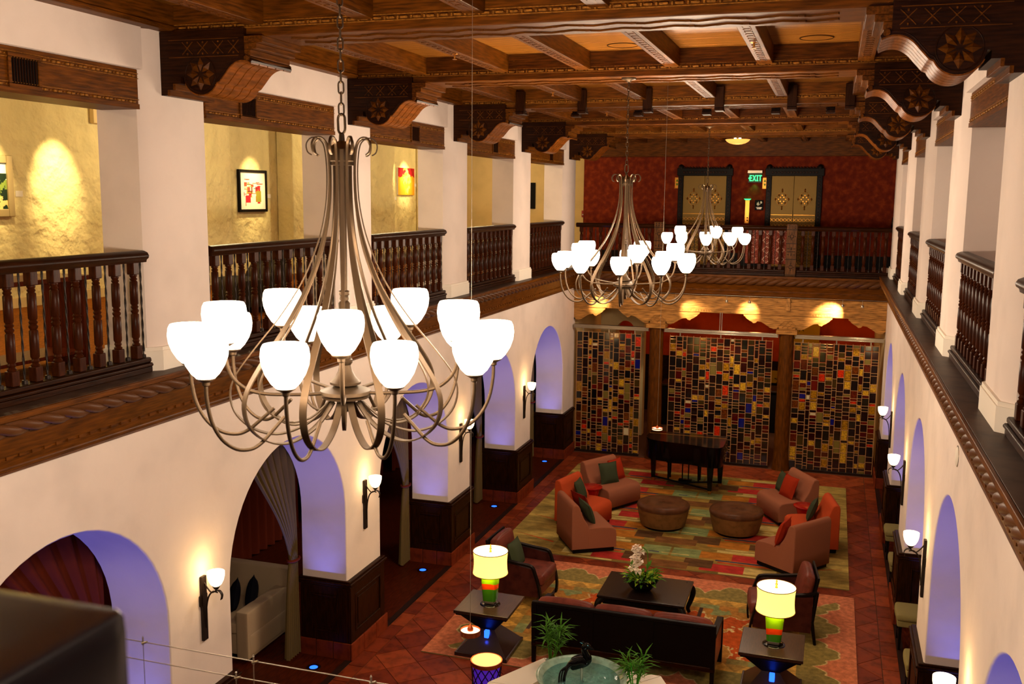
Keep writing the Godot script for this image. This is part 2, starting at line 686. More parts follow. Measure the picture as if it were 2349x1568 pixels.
func build_floor() -> void:
	var slab := Mb.new().mm(Vector3(-11, -0.25, -27.0), Vector3(6, -0.008, 3.0))
	var fl := structure("floor", "terracotta tile floor of the lobby, laid diagonally with dark joints", slab, M.grout)
	# diagonal tiles, clipped by the straight borders; none where the rugs cover them
	var side := 0.4
	var rugs := [Rect2(-4.91, -19.93, 5.38, 5.36), Rect2(-4.6, -14.22, 5.12, 3.5), Rect2(-3.05, -10.35, 1.85, 3.0)]
	var bound := PackedVector2Array([Vector2(-5.115, -20.9), Vector2(0.825, -20.9), Vector2(0.825, -8.6), Vector2(-5.115, -8.6)])
	var h := side * sqrt(0.5)
	var g := h - 0.006
	var diamond := PackedVector2Array([Vector2(-g, 0), Vector2(0, -g), Vector2(g, 0), Vector2(0, g)])
	var whole := Mb.new().prism(diamond, Vector3(0, -0.008, 0), Vector3(1, 0, 0), Vector3(0, 0, 1), Vector3(0, 1, 0), 0.008).mesh()
	for i in 24:
		for j in 48:
			var c := Vector2(-5.12 + i * h, -20.9 + j * h)
			if (i + j) % 2 == 1:
				continue
			var poly := PackedVector2Array()
			for p in diamond:
				poly.append(p + c)
			var hidden := false
			for r in rugs:
				var all := true
				for p in poly:
					all = all and r.has_point(p)
				hidden = hidden or all
			if hidden:
				continue
			var material: Material = M["terracotta_%d" % rng.randi_range(0, 3)]
			var cut := Geometry2D.intersect_polygons(poly, bound)
			if cut.size() == 0 or absf(poly_area(cut[0])) < 0.004:
				continue
			if absf(poly_area(cut[0])) > absf(poly_area(poly)) * 0.99:
				part(fl, "tile", whole, material, Vector3(c.x, 0, c.y))
			else:
				part(fl, "tile", Mb.new().prism(cut[0], Vector3(0, -0.008, 0), Vector3(1, 0, 0), Vector3(0, 0, 1), Vector3(0, 1, 0), 0.008), material)
	var bm := Mb.new().mm(Vector3(-0.094, -0.008, -0.194), Vector3(0.094, 0.0, 0.194)).mesh()
	for x in [-5.22, 0.93]:
		for k in 31:
			part(fl, "border_tile", bm, M["terracotta_%d" % rng.randi_range(0, 3)], Vector3(x, 0, -20.7 + k * 0.4))
	# wooden floors of the two arcades behind the piers, edged by a dark strip
	for s in ["left", "right"]:
		var t := side_xf(s)
		var b := Mb.new(t).mm(Vector3(0.02, -0.008, -26.0), Vector3(4.8, 0.004, 2.0))
		structure("floor", "dark parquet floor of the %s arcade behind the piers" % s, b, M.parquet)
		var d := Mb.new(t).mm(Vector3(-0.055, -0.008, -21.0), Vector3(0.02, 0.008, 2.0))
		structure("trim", "dark metal strip between tiles and parquet along the %s arcade" % s, d, M.strip)


func poly_area(p: PackedVector2Array) -> float:
	var a := 0.0
	for i in p.size():
		a += p[i].cross(p[(i + 1) % p.size()])
	return a * 0.5


const PIER0 := -7.37
const PIER_H := 0.47
const WALL_D := 0.6


# one side's ground-floor arcade: a thick plastered wall with round arches on panelled piers
func build_arcade(s: String) -> void:
	var t := side_xf(s)
	var wall := structure("wall_" + s, "cream plastered arcade wall with round arches, %s side of the lobby" % s)
	var b := Mb.new(t)
	var top := 3.69
	var spring := 1.85
	var r := STEP * 0.5 - PIER_H
	for k in range(-3, 5):
		var zc := PIER0 - STEP * k
		var zn := zc + PIER_H
		var zf := zc - PIER_H
		if k == 4:
			zf = ZF - 0.15
		# the pier
		b.quad(Vector3(0, 0, zn - 0.02), Vector3(0, 0, zf + 0.02), Vector3(0, spring, zf + 0.02), Vector3(0, spring, zn - 0.02), Vector3(-1, 0, 0))
		b.quad(Vector3(WALL_D, 0, zn), Vector3(WALL_D, 0, zf), Vector3(WALL_D, spring, zf), Vector3(WALL_D, spring, zn), Vector3(1, 0, 0))
		for q in [[zn, 1.0], [zf, -1.0]]:
			var z: float = q[0]
			var m := Vector3(0, 0, q[1])
			b.quad(Vector3(0.02, 0, z), Vector3(WALL_D, 0, z), Vector3(WALL_D, spring, z), Vector3(0.02, spring, z), m)
			var zi: float = z - 0.02 * q[1]
			b.quadn(Vector3(0, 0, zi), Vector3(0.02, 0, z), Vector3(0.02, spring, z), Vector3(0, spring, zi), Vector3(-1, 0, 0), m, m, Vector3(-1, 0, 0))
		b.quad(Vector3(0, spring, zn - 0.02), Vector3(0, spring, zf + 0.02), Vector3(0, top, zf + 0.02), Vector3(0, top, zn - 0.02), Vector3(-1, 0, 0))
		b.quad(Vector3(WALL_D, spring, zn), Vector3(WALL_D, spring, zf), Vector3(WALL_D, top, zf), Vector3(WALL_D, top, zn), Vector3(1, 0, 0))
		# the arch on the far side of this pier
		if k == 4:
			continue
		var zm := zc - STEP * 0.5
		var seg := 28
		for i in seg:
			var a0 := PI * i / seg
			var a1 := PI * (i + 1) / seg
			var c0 := Vector3(0, sin(a0), cos(a0))
			var c1 := Vector3(0, sin(a1), cos(a1))
			var o := Vector3(0, spring, zm)
			var p0 := o + c0 * r
			var p1 := o + c1 * r
			var q0 := o + c0 * (r + 0.02)
			var q1 := o + c1 * (r + 0.02)
			var dx := Vector3(WALL_D, 0, 0)
			var e := Vector3(0.02, 0, 0)
			b.quadn(p0 + e, p1 + e, p1 + dx, p0 + dx, -c0, -c1, -c1, -c0)
			b.quadn(q0, q1, p1 + e, p0 + e, Vector3(-1, 0, 0), Vector3(-1, 0, 0), -c1, -c0)
			b.quad(q0, q1, Vector3(0, top, q1.z), Vector3(0, top, q0.z), Vector3(-1, 0, 0))
			b.quad(p0 + dx, p1 + dx, Vector3(WALL_D, top, p1.z), Vector3(WALL_D, top, p0.z), Vector3(1, 0, 0))
	part(wall, "plaster", b, M.plaster)
	# panelled dado round each pier
	for k in range(-2, 5):
		var zc := PIER0 - STEP * k
		var zn := zc + PIER_H
		var zf := zc - PIER_H if k < 4 else ZF + 0.02
		var where: String = ["under the nearest sconce", "under the second sconce", "under the third sconce", "under the farthest sconce", "beside the glass screen"][clampi(k, 0, 4)] if k >= 0 else "near the entrance"
		var w := structure("trim", "dark panelled dado and tiled base of the %s pier %s" % [s, where])
		var bd := Mb.new(t)
		bd.mm(Vector3(-0.035, 0.2, zf - 0.01), Vector3(WALL_D + 0.035, 0.93, zn + 0.01), 0.004)
		part(w, "panel_back", bd, M.dark_wood_y)
		var cap := Mb.new(t)
		cap.mm(Vector3(-0.055, 0.91, zf - 0.028), Vector3(WALL_D + 0.055, 0.945, zn + 0.028), 0.01)
		cap.mm(Vector3(-0.075, 0.945, zf - 0.038), Vector3(WALL_D + 0.075, 0.975, zn + 0.038), 0.01)
		cap.mm(Vector3(-0.05, 0.975, zf - 0.025), Vector3(WALL_D + 0.05, 1.0, zn + 0.025), 0.008)
		part(w, "cap_moulding", cap, M.dark_wood_z)
		# the framed panels: hall face and near face
		for q in [[Vector3(-0.035, 0, zf + 0.0), Vector3(0, 0, 1), Vector3(-1, 0, 0), zn - zf], [Vector3(0.0, 0, zn + 0.01), Vector3(1, 0, 0), Vector3(0, 0, 1), WALL_D]]:
			var f := Mb.new(t)
			var o: Vector3 = q[0]
			var ax: Vector3 = q[1]
			var az: Vector3 = q[2]
			var wd: float = q[3]
			var tr := Transform3D(Basis(ax, Vector3.UP, az), o)
			for bar in [[0.0, 0.11, 0.2, 0.91], [wd - 0.11, wd, 0.2, 0.91], [0.11, wd - 0.11, 0.2, 0.32], [0.11, wd - 0.11, 0.8, 0.91]]:
				f.box(Vector3((bar[0] + bar[1]) * 0.5, (bar[2] + bar[3]) * 0.5, 0.007), Vector3(bar[1] - bar[0], bar[3] - bar[2], 0.014), 0.003, tr)
			for bar in [[0.11, 0.135, 0.32, 0.8], [wd - 0.135, wd - 0.11, 0.32, 0.8], [0.135, wd - 0.135, 0.32, 0.345], [0.135, wd - 0.135, 0.775, 0.8]]:
				f.box(Vector3((bar[0] + bar[1]) * 0.5, (bar[2] + bar[3]) * 0.5, 0.011), Vector3(bar[1] - bar[0], bar[3] - bar[2], 0.022), 0.007, tr)
			f.box(Vector3(wd * 0.5, 0.56, 0.004), Vector3(wd - 0.4, 0.34, 0.012), 0.005, tr)
			part(w, "panel_frame", f, M.dark_wood_y)
		# base of terracotta tiles
		var core := Mb.new(t).mm(Vector3(-0.05, 0.0, zf - 0.02), Vector3(WALL_D + 0.05, 0.2, zn + 0.02))
		part(w, "base", core, M.grout)
		var n := 3
		for i in n:
			var za := lerpf(zf - 0.04, zn + 0.04, float(i) / n)
			var zb := lerpf(zf - 0.04, zn + 0.04, float(i + 1) / n)
			part(w, "tile", Mb.new(t).mm(Vector3(-0.075, 0.0, za + 0.004), Vector3(-0.05, 0.215, zb - 0.004), 0.006), M.terracotta_1)
			var xa := lerpf(-0.05, WALL_D + 0.05, float(i) / n)
			var xb := lerpf(-0.05, WALL_D + 0.05, float(i + 1) / n)
			part(w, "tile", Mb.new(t).mm(Vector3(xa + 0.004, 0.0, zn + 0.02), Vector3(xb - 0.004, 0.215, zn + 0.042), 0.006), M.terracotta_3)
	# the arcade's own rear wall and ceiling
	var rear := Mb.new(t)
	rear.mm(Vector3(4.6, 0, -26.0), Vector3(4.8, 3.7, 2.0))
	rear.mm(Vector3(0.6, 3.45, -26.0), Vector3(4.8, 3.69, 2.0))
	part(wall, "rear_wall", rear, M.plaster)


# the ledge that runs along the gallery edge: oak fascia, carved rope, board with a row of notches, bead
func cornice_on(t: Transform3D, z0: float, z1: float, parent: Node3D, dy := 0.0, big := 1.0, wood := "z") -> void:
	var fas := Mb.new(t)
	fas.mm(Vector3(-0.19, 4.078 + dy, z0), Vector3(-0.16, LEDGE + dy, z1), 0.008)
	fas.mm(Vector3(-0.165, 4.078 + dy, z0), Vector3(0.1, LEDGE - 0.034 + dy, z1))
	part(parent, "fascia", fas, M["beam_wood_" + wood])
	var bottom := 3.672 + dy
	var ro := 3.975 + dy - 0.06 * (big - 1.0)
	var prof := PackedVector2Array([Vector2(0.1, 4.08 + dy), Vector2(-0.10, 4.08 + dy), Vector2(-0.10, ro), Vector2(-0.125, ro - 0.004), Vector2(-0.115, ro - 0.02), Vector2(-0.078, 3.815 + dy), Vector2(-0.066, 3.815 + dy), Vector2(-0.066, 3.79 + dy), Vector2(-0.07, 3.79 + dy), Vector2(-0.058, 3.735 + dy), Vector2(-0.062, 3.725 + dy), Vector2(-0.055, 3.705 + dy), Vector2(-0.036, 3.695 + dy), Vector2(-0.04, 3.682 + dy), Vector2(-0.02, bottom), Vector2(0.1, bottom)])
	var board := Mb.new(t).prism(prof, Vector3(0, 0, z0), Vector3(1, 0, 0), Vector3(0, 1, 0), Vector3(0, 0, 1), z1 - z0, 0.9)
	part(parent, "cornice_board", board, M["beam_wood_" + wood])
	# blocks between the notches of the recessed channel
	var bl := Mb.new(t)
	var k := 0
	var z := z0 + 0.03
	while z < z1 - 0.05:
		bl.mm(Vector3(-0.078, 3.79 + dy, z), Vector3(-0.064, 3.815 + dy, z + 0.062))
		z += 0.115
		k += 1
	tag(part(parent, "notch_blocks", bl, M["beam_wood_" + wood]), "", "", "", "stuff")
	# the rope: three twisted strands
	var rope := Mb.new(t)
	var rc := Vector3(-0.128, 4.027 + dy - 0.03 * (big - 1.0), 0)
	var rr := 0.062 * big
	for q in 3:
		var pts := []
		var nz := int((z1 - z0) / 0.04)
		for i in nz + 1:
			var zz := lerpf(z0, z1, float(i) / nz)
			var th := -zz * TAU / 0.6 + q * TAU / 3.0
			pts.append(rc + Vector3(cos(th) * rr * 0.5, sin(th) * rr * 0.48, zz))
		rope.tube(pts, rr * 0.62, 10)
	part(parent, "carved_rope", rope, M.carved_rope)


func build_cornices() -> void:
	textured("carved_rope", rgb(82, 56, 34), 0.42, null, Vector3.ONE)
	for s in ["left", "right"]:
		var c := structure("cornice_" + s, "carved oak gallery edge with twisted rope moulding, %s side" % s)
		cornice_on(side_xf(s), ZF - 0.02, 1.9, c)
		var top := Mb.new(side_xf(s)).mm(Vector3(-0.162, LEDGE - 0.03, ZF - 0.02), Vector3(0.62, LEDGE + 0.001, 1.9), 0.003)
		part(c, "ledge_board", top, M.ledge_wood)
	var far := structure("cornice_far", "carved oak gallery edge with twisted rope moulding above the glass screens")
	cornice_on(side_xf("far"), XL - 0.05, XR + 0.05, far, -0.06, 1.35, "x")
	part(far, "ledge_board", Mb.new(side_xf("far")).mm(Vector3(-0.162, LEDGE - 0.09, XL - 0.05), Vector3(0.6, LEDGE - 0.059, XR + 0.05), 0.003), M.ledge_wood)


func build_columns() -> void:
	for s in ["left", "right"]:
		var t := side_xf(s)
		for k in range(-1, 5):
			var zc := -7.315 - STEP * k
			var names := ["beside the camera", "nearest", "second", "third", "fourth", "last"]
			var c := structure("column", "square cream plaster gallery column with chamfered corners, %s in the %s row" % [names[k + 1], s])
			var plan := func(g: float) -> PackedVector2Array:
				var h := 0.45 + g
				var d := 0.47 + g
				return PackedVector2Array([Vector2(-g, -h + 0.1), Vector2(0.075, -h), Vector2(d, -h), Vector2(d, h), Vector2(0.075, h), Vector2(-g, h - 0.1)])
			var b := Mb.new(t).prism(plan.call(0.0), Vector3(0, LEDGE - 0.02, zc), Vector3(1, 0, 0), Vector3(0, 0, 1), Vector3(0, 1, 0), 2.84)
			part(c, "shaft", b, M.plaster)
			var q := Mb.new(t).prism(plan.call(0.03), Vector3(0, LEDGE - 0.02, zc), Vector3(1, 0, 0), Vector3(0, 0, 1), Vector3(0, 1, 0), 0.19)
			q.prism(plan.call(0.02), Vector3(0, LEDGE + 0.17, zc), Vector3(1, 0, 0), Vector3(0, 0, 1), Vector3(0, 1, 0), 0.03)
			part(c, "plinth", q, M.white_paint)
		# header beams and the plastered wall above them, from column to column
		for k in range(0, 5):
			var za := -7.315 - STEP * k + 0.45
			var zb := za + STEP - 0.9
			var names := ["nearest", "second", "third", "fourth", "last"]
			var l := structure("lintel", "carved oak header beam over the %s gallery opening, %s side" % [names[k], s])
			var b := Mb.new(t).mm(Vector3(0.05, 6.285, za), Vector3(0.42, 6.6, zb), 0.006)
			b.mm(Vector3(0.042, 6.285, za), Vector3(0.052, 6.325, zb))
			part(l, "header_board", b, M.beam_wood_z)
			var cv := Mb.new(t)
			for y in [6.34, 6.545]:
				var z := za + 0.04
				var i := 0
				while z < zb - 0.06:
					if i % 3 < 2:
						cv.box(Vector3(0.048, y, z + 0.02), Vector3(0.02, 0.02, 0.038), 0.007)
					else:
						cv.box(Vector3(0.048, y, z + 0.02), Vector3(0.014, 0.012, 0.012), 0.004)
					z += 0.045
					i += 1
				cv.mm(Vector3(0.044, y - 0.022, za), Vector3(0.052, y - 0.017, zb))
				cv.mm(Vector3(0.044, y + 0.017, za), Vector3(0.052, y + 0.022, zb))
			tag(part(l, "carved_rows", cv, M.gilt_lit_wood), "", "", "", "stuff")
			var up := Mb.new(t).mm(Vector3(0.0, 6.6, za), Vector3(0.42, 7.0, zb))
			part(l, "plaster_band", up, M.plaster)
			if s == "left":
				var zv: float = [-5.67, -8.45, -12.45, -15.75, -19.15][k]
				var v := thing("air_vent", "dark louvred air grille set in the %s left header beam" % names[k], "vent", t * Vector3(0.05, 6.44, zv), 0.0, "air grilles in the header beams")
				var fr := Mb.new()
				for q in [[0, 0.105, 0.3, 0.03], [0, -0.105, 0.3, 0.03]]:
					fr.box(Vector3(0.006, q[1], 0), Vector3(0.02, q[3], q[2]), 0.004)
				for q in [-0.135, 0.135]:
					fr.box(Vector3(0.006, 0, q), Vector3(0.02, 0.18, 0.03), 0.004)
				part(v, "frame", fr, M.beam_wood_z)
				part(v, "backing", Mb.new().box(Vector3(0.002, 0, 0), Vector3(0.006, 0.18, 0.24)), M.black)
				var lm := Mb.new().box(Vector3(0.008, 0, 0), Vector3(0.012, 0.18, 0.006)).mesh()
				for i in 9:
					part(v, "louvre", lm, M.dark_wood_y, Vector3(0, 0, -0.1 + i * 0.025))


func build_ceiling() -> void:
	var c := structure("ceiling", "oak board ceiling carried by joists and carved cross beams")
	part(c, "roof_slab", Mb.new().mm(Vector3(-11, 7.17, -27.0), Vector3(6, 7.4, 3.0)), M.dark_wood_x)
	var bays := []
	for k in range(-2, 5):
		var zb := -7.415 - STEP * k        # beam at the far end of the bay
		bays.append([zb + 0.28, zb + STEP - 0.28])
	bays.append([-24.1, -7.415 - STEP * 4 - 0.28])
	var board := Mb.new().mm(Vector3(XL - 0.1, 7.135, -0.0735), Vector3(XR + 0.1, 7.165, 0.0735), 0.004).mesh()
	for q in bays:
		var n := 19
		var w: float = (q[1] - q[0]) / n
		for i in n:
			var o := part(c, "ceiling_board", board, M.board_wood, Vector3(0, rng.randf_range(-0.002, 0.002), q[0] + w * (i + 0.5)))
			o.scale.z = (w - 0.004) / 0.147
		for x in [-4.49, -3.53, -2.62, -1.68, -0.75, 0.2]:
			var j := Mb.new().mm(Vector3(-0.075, 6.95, q[0]), Vector3(0.075, 7.14, q[1]), 0.006)
			part(c, "joist", j, M.beam_wood_z, Vector3(x, 0, 0))
			# chip carving along the joist's soffit
			var cv := Mb.new()
			var z: float = q[0] + 0.3
			var up := true
			while z < q[1] - 0.3:
				for sx in [-0.03, 0.03]:
					cv.box(Vector3(sx, 6.949, z), Vector3(0.009, 0.006, 0.075), 0.0, Transform3D(Basis(Vector3.UP, 0.5 if up else -0.5), Vector3.ZERO) if false else Transform3D.IDENTITY)
				cv.box(Vector3(0, 6.949, z + 0.06), Vector3(0.05, 0.006, 0.008))
				up = not up
				z += 0.12
			tag(part(c, "chip_carving", cv, M.beam_wood_z, Vector3(x, 0, 0)), "", "", "", "stuff")
		# wall plates
		for s in ["left", "right"]:
			var wp := Mb.new(side_xf(s)).mm(Vector3(-0.12, 6.93, q[0]), Vector3(0.3, 7.14, q[1]), 0.006)
			wp.mm(Vector3(-0.135, 6.945, q[0]), Vector3(-0.11, 6.965, q[1]))
			part(c, "wall_plate", wp, M.beam_wood_z)
	# the cross beams
	for k in range(-2, 5):
		var zb := -7.415 - STEP * k
		var names := ["behind the camera", "above the near chandelier", "nearest whole", "second", "third", "fourth", "farthest"]
		var bm := structure("beam", "carved oak cross beam under the ceiling, %s" % names[k + 2])
		part(bm, "timber", Mb.new().mm(Vector3(XL + 0.02, 6.865, zb - 0.28), Vector3(XR - 0.02, 7.16, zb + 0.28), 0.01), M.beam_wood_x)
		# two wavy carved ribs on the soffit
		for o in [-0.11, 0.11]:
			var rib := Mb.new()
			var pts := []
			var nseg := 22
			for i in nseg * 4 + 1:
				var a := float(i) / (nseg * 4)
				var x := lerpf(-4.25, -0.05, a)
				var ph := fmod(a * 11.0, 1.0)
				var zz: float = o + 0.07 * (absf(ph * 2.0 - 1.0) - 0.5)
				pts.append(Vector3(x, 6.862, zb + zz))
			rib.strap(pts, Vector3.UP, 0.02, 0.022)
			for i in 22:
				var x := lerpf(-4.2, -0.1, float(i) / 21)
				rib.box(Vector3(x, 6.862, zb + o), Vector3(0.05, 0.024, 0.03), 0.008)
			part(bm, "carved_rib", rib, M.beam_wood_x)
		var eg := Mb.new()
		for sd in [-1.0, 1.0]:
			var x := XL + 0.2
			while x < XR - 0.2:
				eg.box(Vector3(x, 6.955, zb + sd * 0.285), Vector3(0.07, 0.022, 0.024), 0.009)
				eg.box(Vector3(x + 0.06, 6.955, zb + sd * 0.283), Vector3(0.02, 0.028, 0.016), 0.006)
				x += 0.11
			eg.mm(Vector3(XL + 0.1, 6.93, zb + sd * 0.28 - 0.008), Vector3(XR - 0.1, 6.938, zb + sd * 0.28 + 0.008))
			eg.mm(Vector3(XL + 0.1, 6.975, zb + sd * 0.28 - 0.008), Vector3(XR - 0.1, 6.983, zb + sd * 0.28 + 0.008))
		tag(part(bm, "carved_rows", eg, M.gilt_lit_wood), "", "", "", "stuff")
	# the hooked brackets that strap the third beam
	var bp := Mb.new()
	bp.mm(Vector3(-0.06, 6.80, 0.0), Vector3(0.06, 7.1, 0.08), 0.006)
	bp.mm(Vector3(-0.06, 6.78, -0.1), Vector3(0.06, 6.815, 0.1), 0.006)
	bp.mm(Vector3(-0.06, 6.815, -0.06), Vector3(0.06, 6.84, 0.06), 0.006)
	var bmesh := bp.mesh()
	var i := 0
	for x in [-4.35, -3.45, -2.53, -1.56, -0.62, 0.1]:
		for sd in [1.0, -1.0]:
			var o := single("beam_bracket", bmesh, M.dark_wood_y, "dark hook bracket on the third beam's %s side, %s of six" % ["near" if sd > 0 else "far", ["leftmost", "second", "third", "fourth", "fifth", "rightmost"][i / 2]], "bracket", Vector3(x - (0.0 if sd > 0 else 0.24), 0, -7.415 - STEP * 2 + sd * 0.285), 0.0 if sd > 0 else PI, "hook brackets on the third beam")
			i += 1


# scrolled corbels under the beam ends
func build_corbels() -> void:
	var prof := PackedVector2Array()
	# d is the distance from the wall into the hall
	prof.append(Vector2(0.0, 6.925))
	prof.append(Vector2(0.0, 6.415))
	var cc := Vector2(0.385, 6.578)
	for q in [Vector2(0.082, 6.415), Vector2(0.082, 6.459), Vector2(0.137, 6.459), Vector2(0.137, 6.507), Vector2(0.195, 6.507), Vector2(0.195, 6.56)]:
		prof.append(q)
	for i in 17:
		var a := lerpf(PI * 1.03, PI * 1.86, i / 16.0)
		prof.append(cc + Vector2(cos(a), sin(a)) * 0.164)
	for p in smooth_path([Vector2(0.56, 6.52), Vector2(0.61, 6.575), Vector2(0.665, 6.635), Vector2(0.73, 6.672), Vector2(0.80, 6.676), Vector2(0.86, 6.655)], 4):
		prof.append(p)
	prof.append(Vector2(0.868, 6.672))
	prof.append(Vector2(0.85, 6.70))
	prof.append(Vector2(0.8, 6.712))
	prof.append(Vector2(0.8, 6.925))
	var names := ["nearest", "second", "third", "fourth", "farthest"]
	var proto: Node3D = null
	for s in ["left", "right"]:
		for k in 5:
			var at := Vector3(XL if s == "left" else XR, 0, -7.402 - STEP * k)
			var label := "dark carved scroll corbel with rosette under the beam, %s on the %s side" % [names[k], s]
			if proto:
				var o := copy_of(proto, label, at, 0.0 if s == "left" else PI)
				continue
			var c := structure("corbel", label)
			proto = c
			c.position = at
			var dk: Material = M.dark_wood_x
			part(c, "scroll_body", Mb.new().prism(prof, Vector3(0, 0, -0.31), Vector3(1, 0, 0), Vector3(0, 1, 0), Vector3(0, 0, 1), 0.62, 0.75), dk)
			# strips on the scroll's underside
			var under := []
			for i in range(10, prof.size() - 4):
				under.append(Vector3(prof[i].x, prof[i].y, 0))
			for i in 5:
				var z := -0.25 + i * 0.125
				var sp := []
				for p in under:
					sp.append(p + Vector3(0, -0.004, z))
				part(c, "scroll_strip", Mb.new().strap(sp, Vector3.BACK, 0.112, 0.012), M.scroll_wood)
			# stepped blocks carrying the beam end, and shelves at the wall
			part(c, "step_block", Mb.new().mm(Vector3(0.78, 6.708, -0.305), Vector3(0.855, 6.762, 0.305), 0.005), M.beam_wood_z)
			part(c, "step_block", Mb.new().mm(Vector3(0.78, 6.762, -0.305), Vector3(0.91, 6.81, 0.305), 0.005), M.beam_wood_z)
			part(c, "step_block", Mb.new().mm(Vector3(0.78, 6.81, -0.305), Vector3(0.965, 6.866, 0.305), 0.005), M.beam_wood_z)
			part(c, "shelf_riser", Mb.new().mm(Vector3(0.06, 6.412, -0.312), Vector3(0.086, 6.461, 0.312), 0.003), M.beam_wood_z)
			part(c, "shelf_riser", Mb.new().mm(Vector3(0.115, 6.456, -0.312), Vector3(0.141, 6.509, 0.312), 0.003), M.beam_wood_z)
			var lip := Mb.new()
			lip.tube(smooth_path([Vector3(0.83, 6.69, -0.33), Vector3(0.845, 6.685, 0.0), Vector3(0.83, 6.69, 0.33)], 4), 0.022, 10)
			part(c, "lip_roll", lip, M.beam_wood_z)
			for sd in [-1.0, 1.0]:
				var ring := Mb.new()
				var pts := []
				for i in 33:
					var a := lerpf(0.15, 1.92, i / 32.0) * PI + PI * 0.5
					pts.append(Vector3(0.385 + cos(a) * 0.142, 6.578 + sin(a) * 0.142, sd * 0.31))
				ring.tube(pts, 0.005, 5)
				var edge := []
				for p in under:
					edge.append(Vector3(p.x, p.y + 0.022, sd * 0.31))
				ring.tube(edge, 0.004, 5)
				part(c, "scroll_line", ring, M.dark_wood_x)
				var rose := Mb.new()
				for i in 8:
					var a := TAU * i / 8.0 + PI * 0.5
					var d := Vector3(cos(a), sin(a), 0)
					var w := Vector3(-sin(a), cos(a), 0)
					var o := Vector3(0.385, 6.578, sd * 0.31)
					var up := Vector3(0, 0, sd)
					var tip := o + d * 0.132
					var root := o + d * 0.022
					var ml := o + d * 0.078 + w * 0.032
					var mr := o + d * 0.078 - w * 0.032
					var rg := o + d * 0.07 + up * 0.03
					for q in [[root, ml, rg], [ml, tip, rg], [tip, mr, rg], [mr, root, rg]]:
						var m: Vector3 = (q[1] - q[0]).cross(q[2] - q[0]).normalized()
						if m.dot(up) < 0:
							m = -m
						rose.tri(q[0], q[1], q[2], m, m, m)
				rose.lathe([Vector2(0.014, 0.0), Vector2(0.011, 0.012), Vector2(0.0, 0.016)], 10)
				part(c, "rosette", rose, M.beam_wood_x)
				var band := Mb.new()
				for i in 4:
					var o := Vector3(0.27 + i * 0.145, 6.785, sd * 0.311)
					for a in [PI * 0.25, PI * 0.75]:
						band.box(Vector3.ZERO, Vector3(0.14, 0.006, 0.008), 0.0, Transform3D(Basis(Vector3.BACK, a), o))
					for p in [Vector3(0, 0.045, 0), Vector3(0, -0.045, 0), Vector3.ZERO]:
						band.box(o + p, Vector3(0.016, 0.02, 0.016), 0.006)
				for y in [6.715, 6.852]:
					band.box(Vector3(0.42, y, sd * 0.311), Vector3(0.66, 0.006, 0.008))
				part(c, "carved_band", band, M.beam_wood_x)


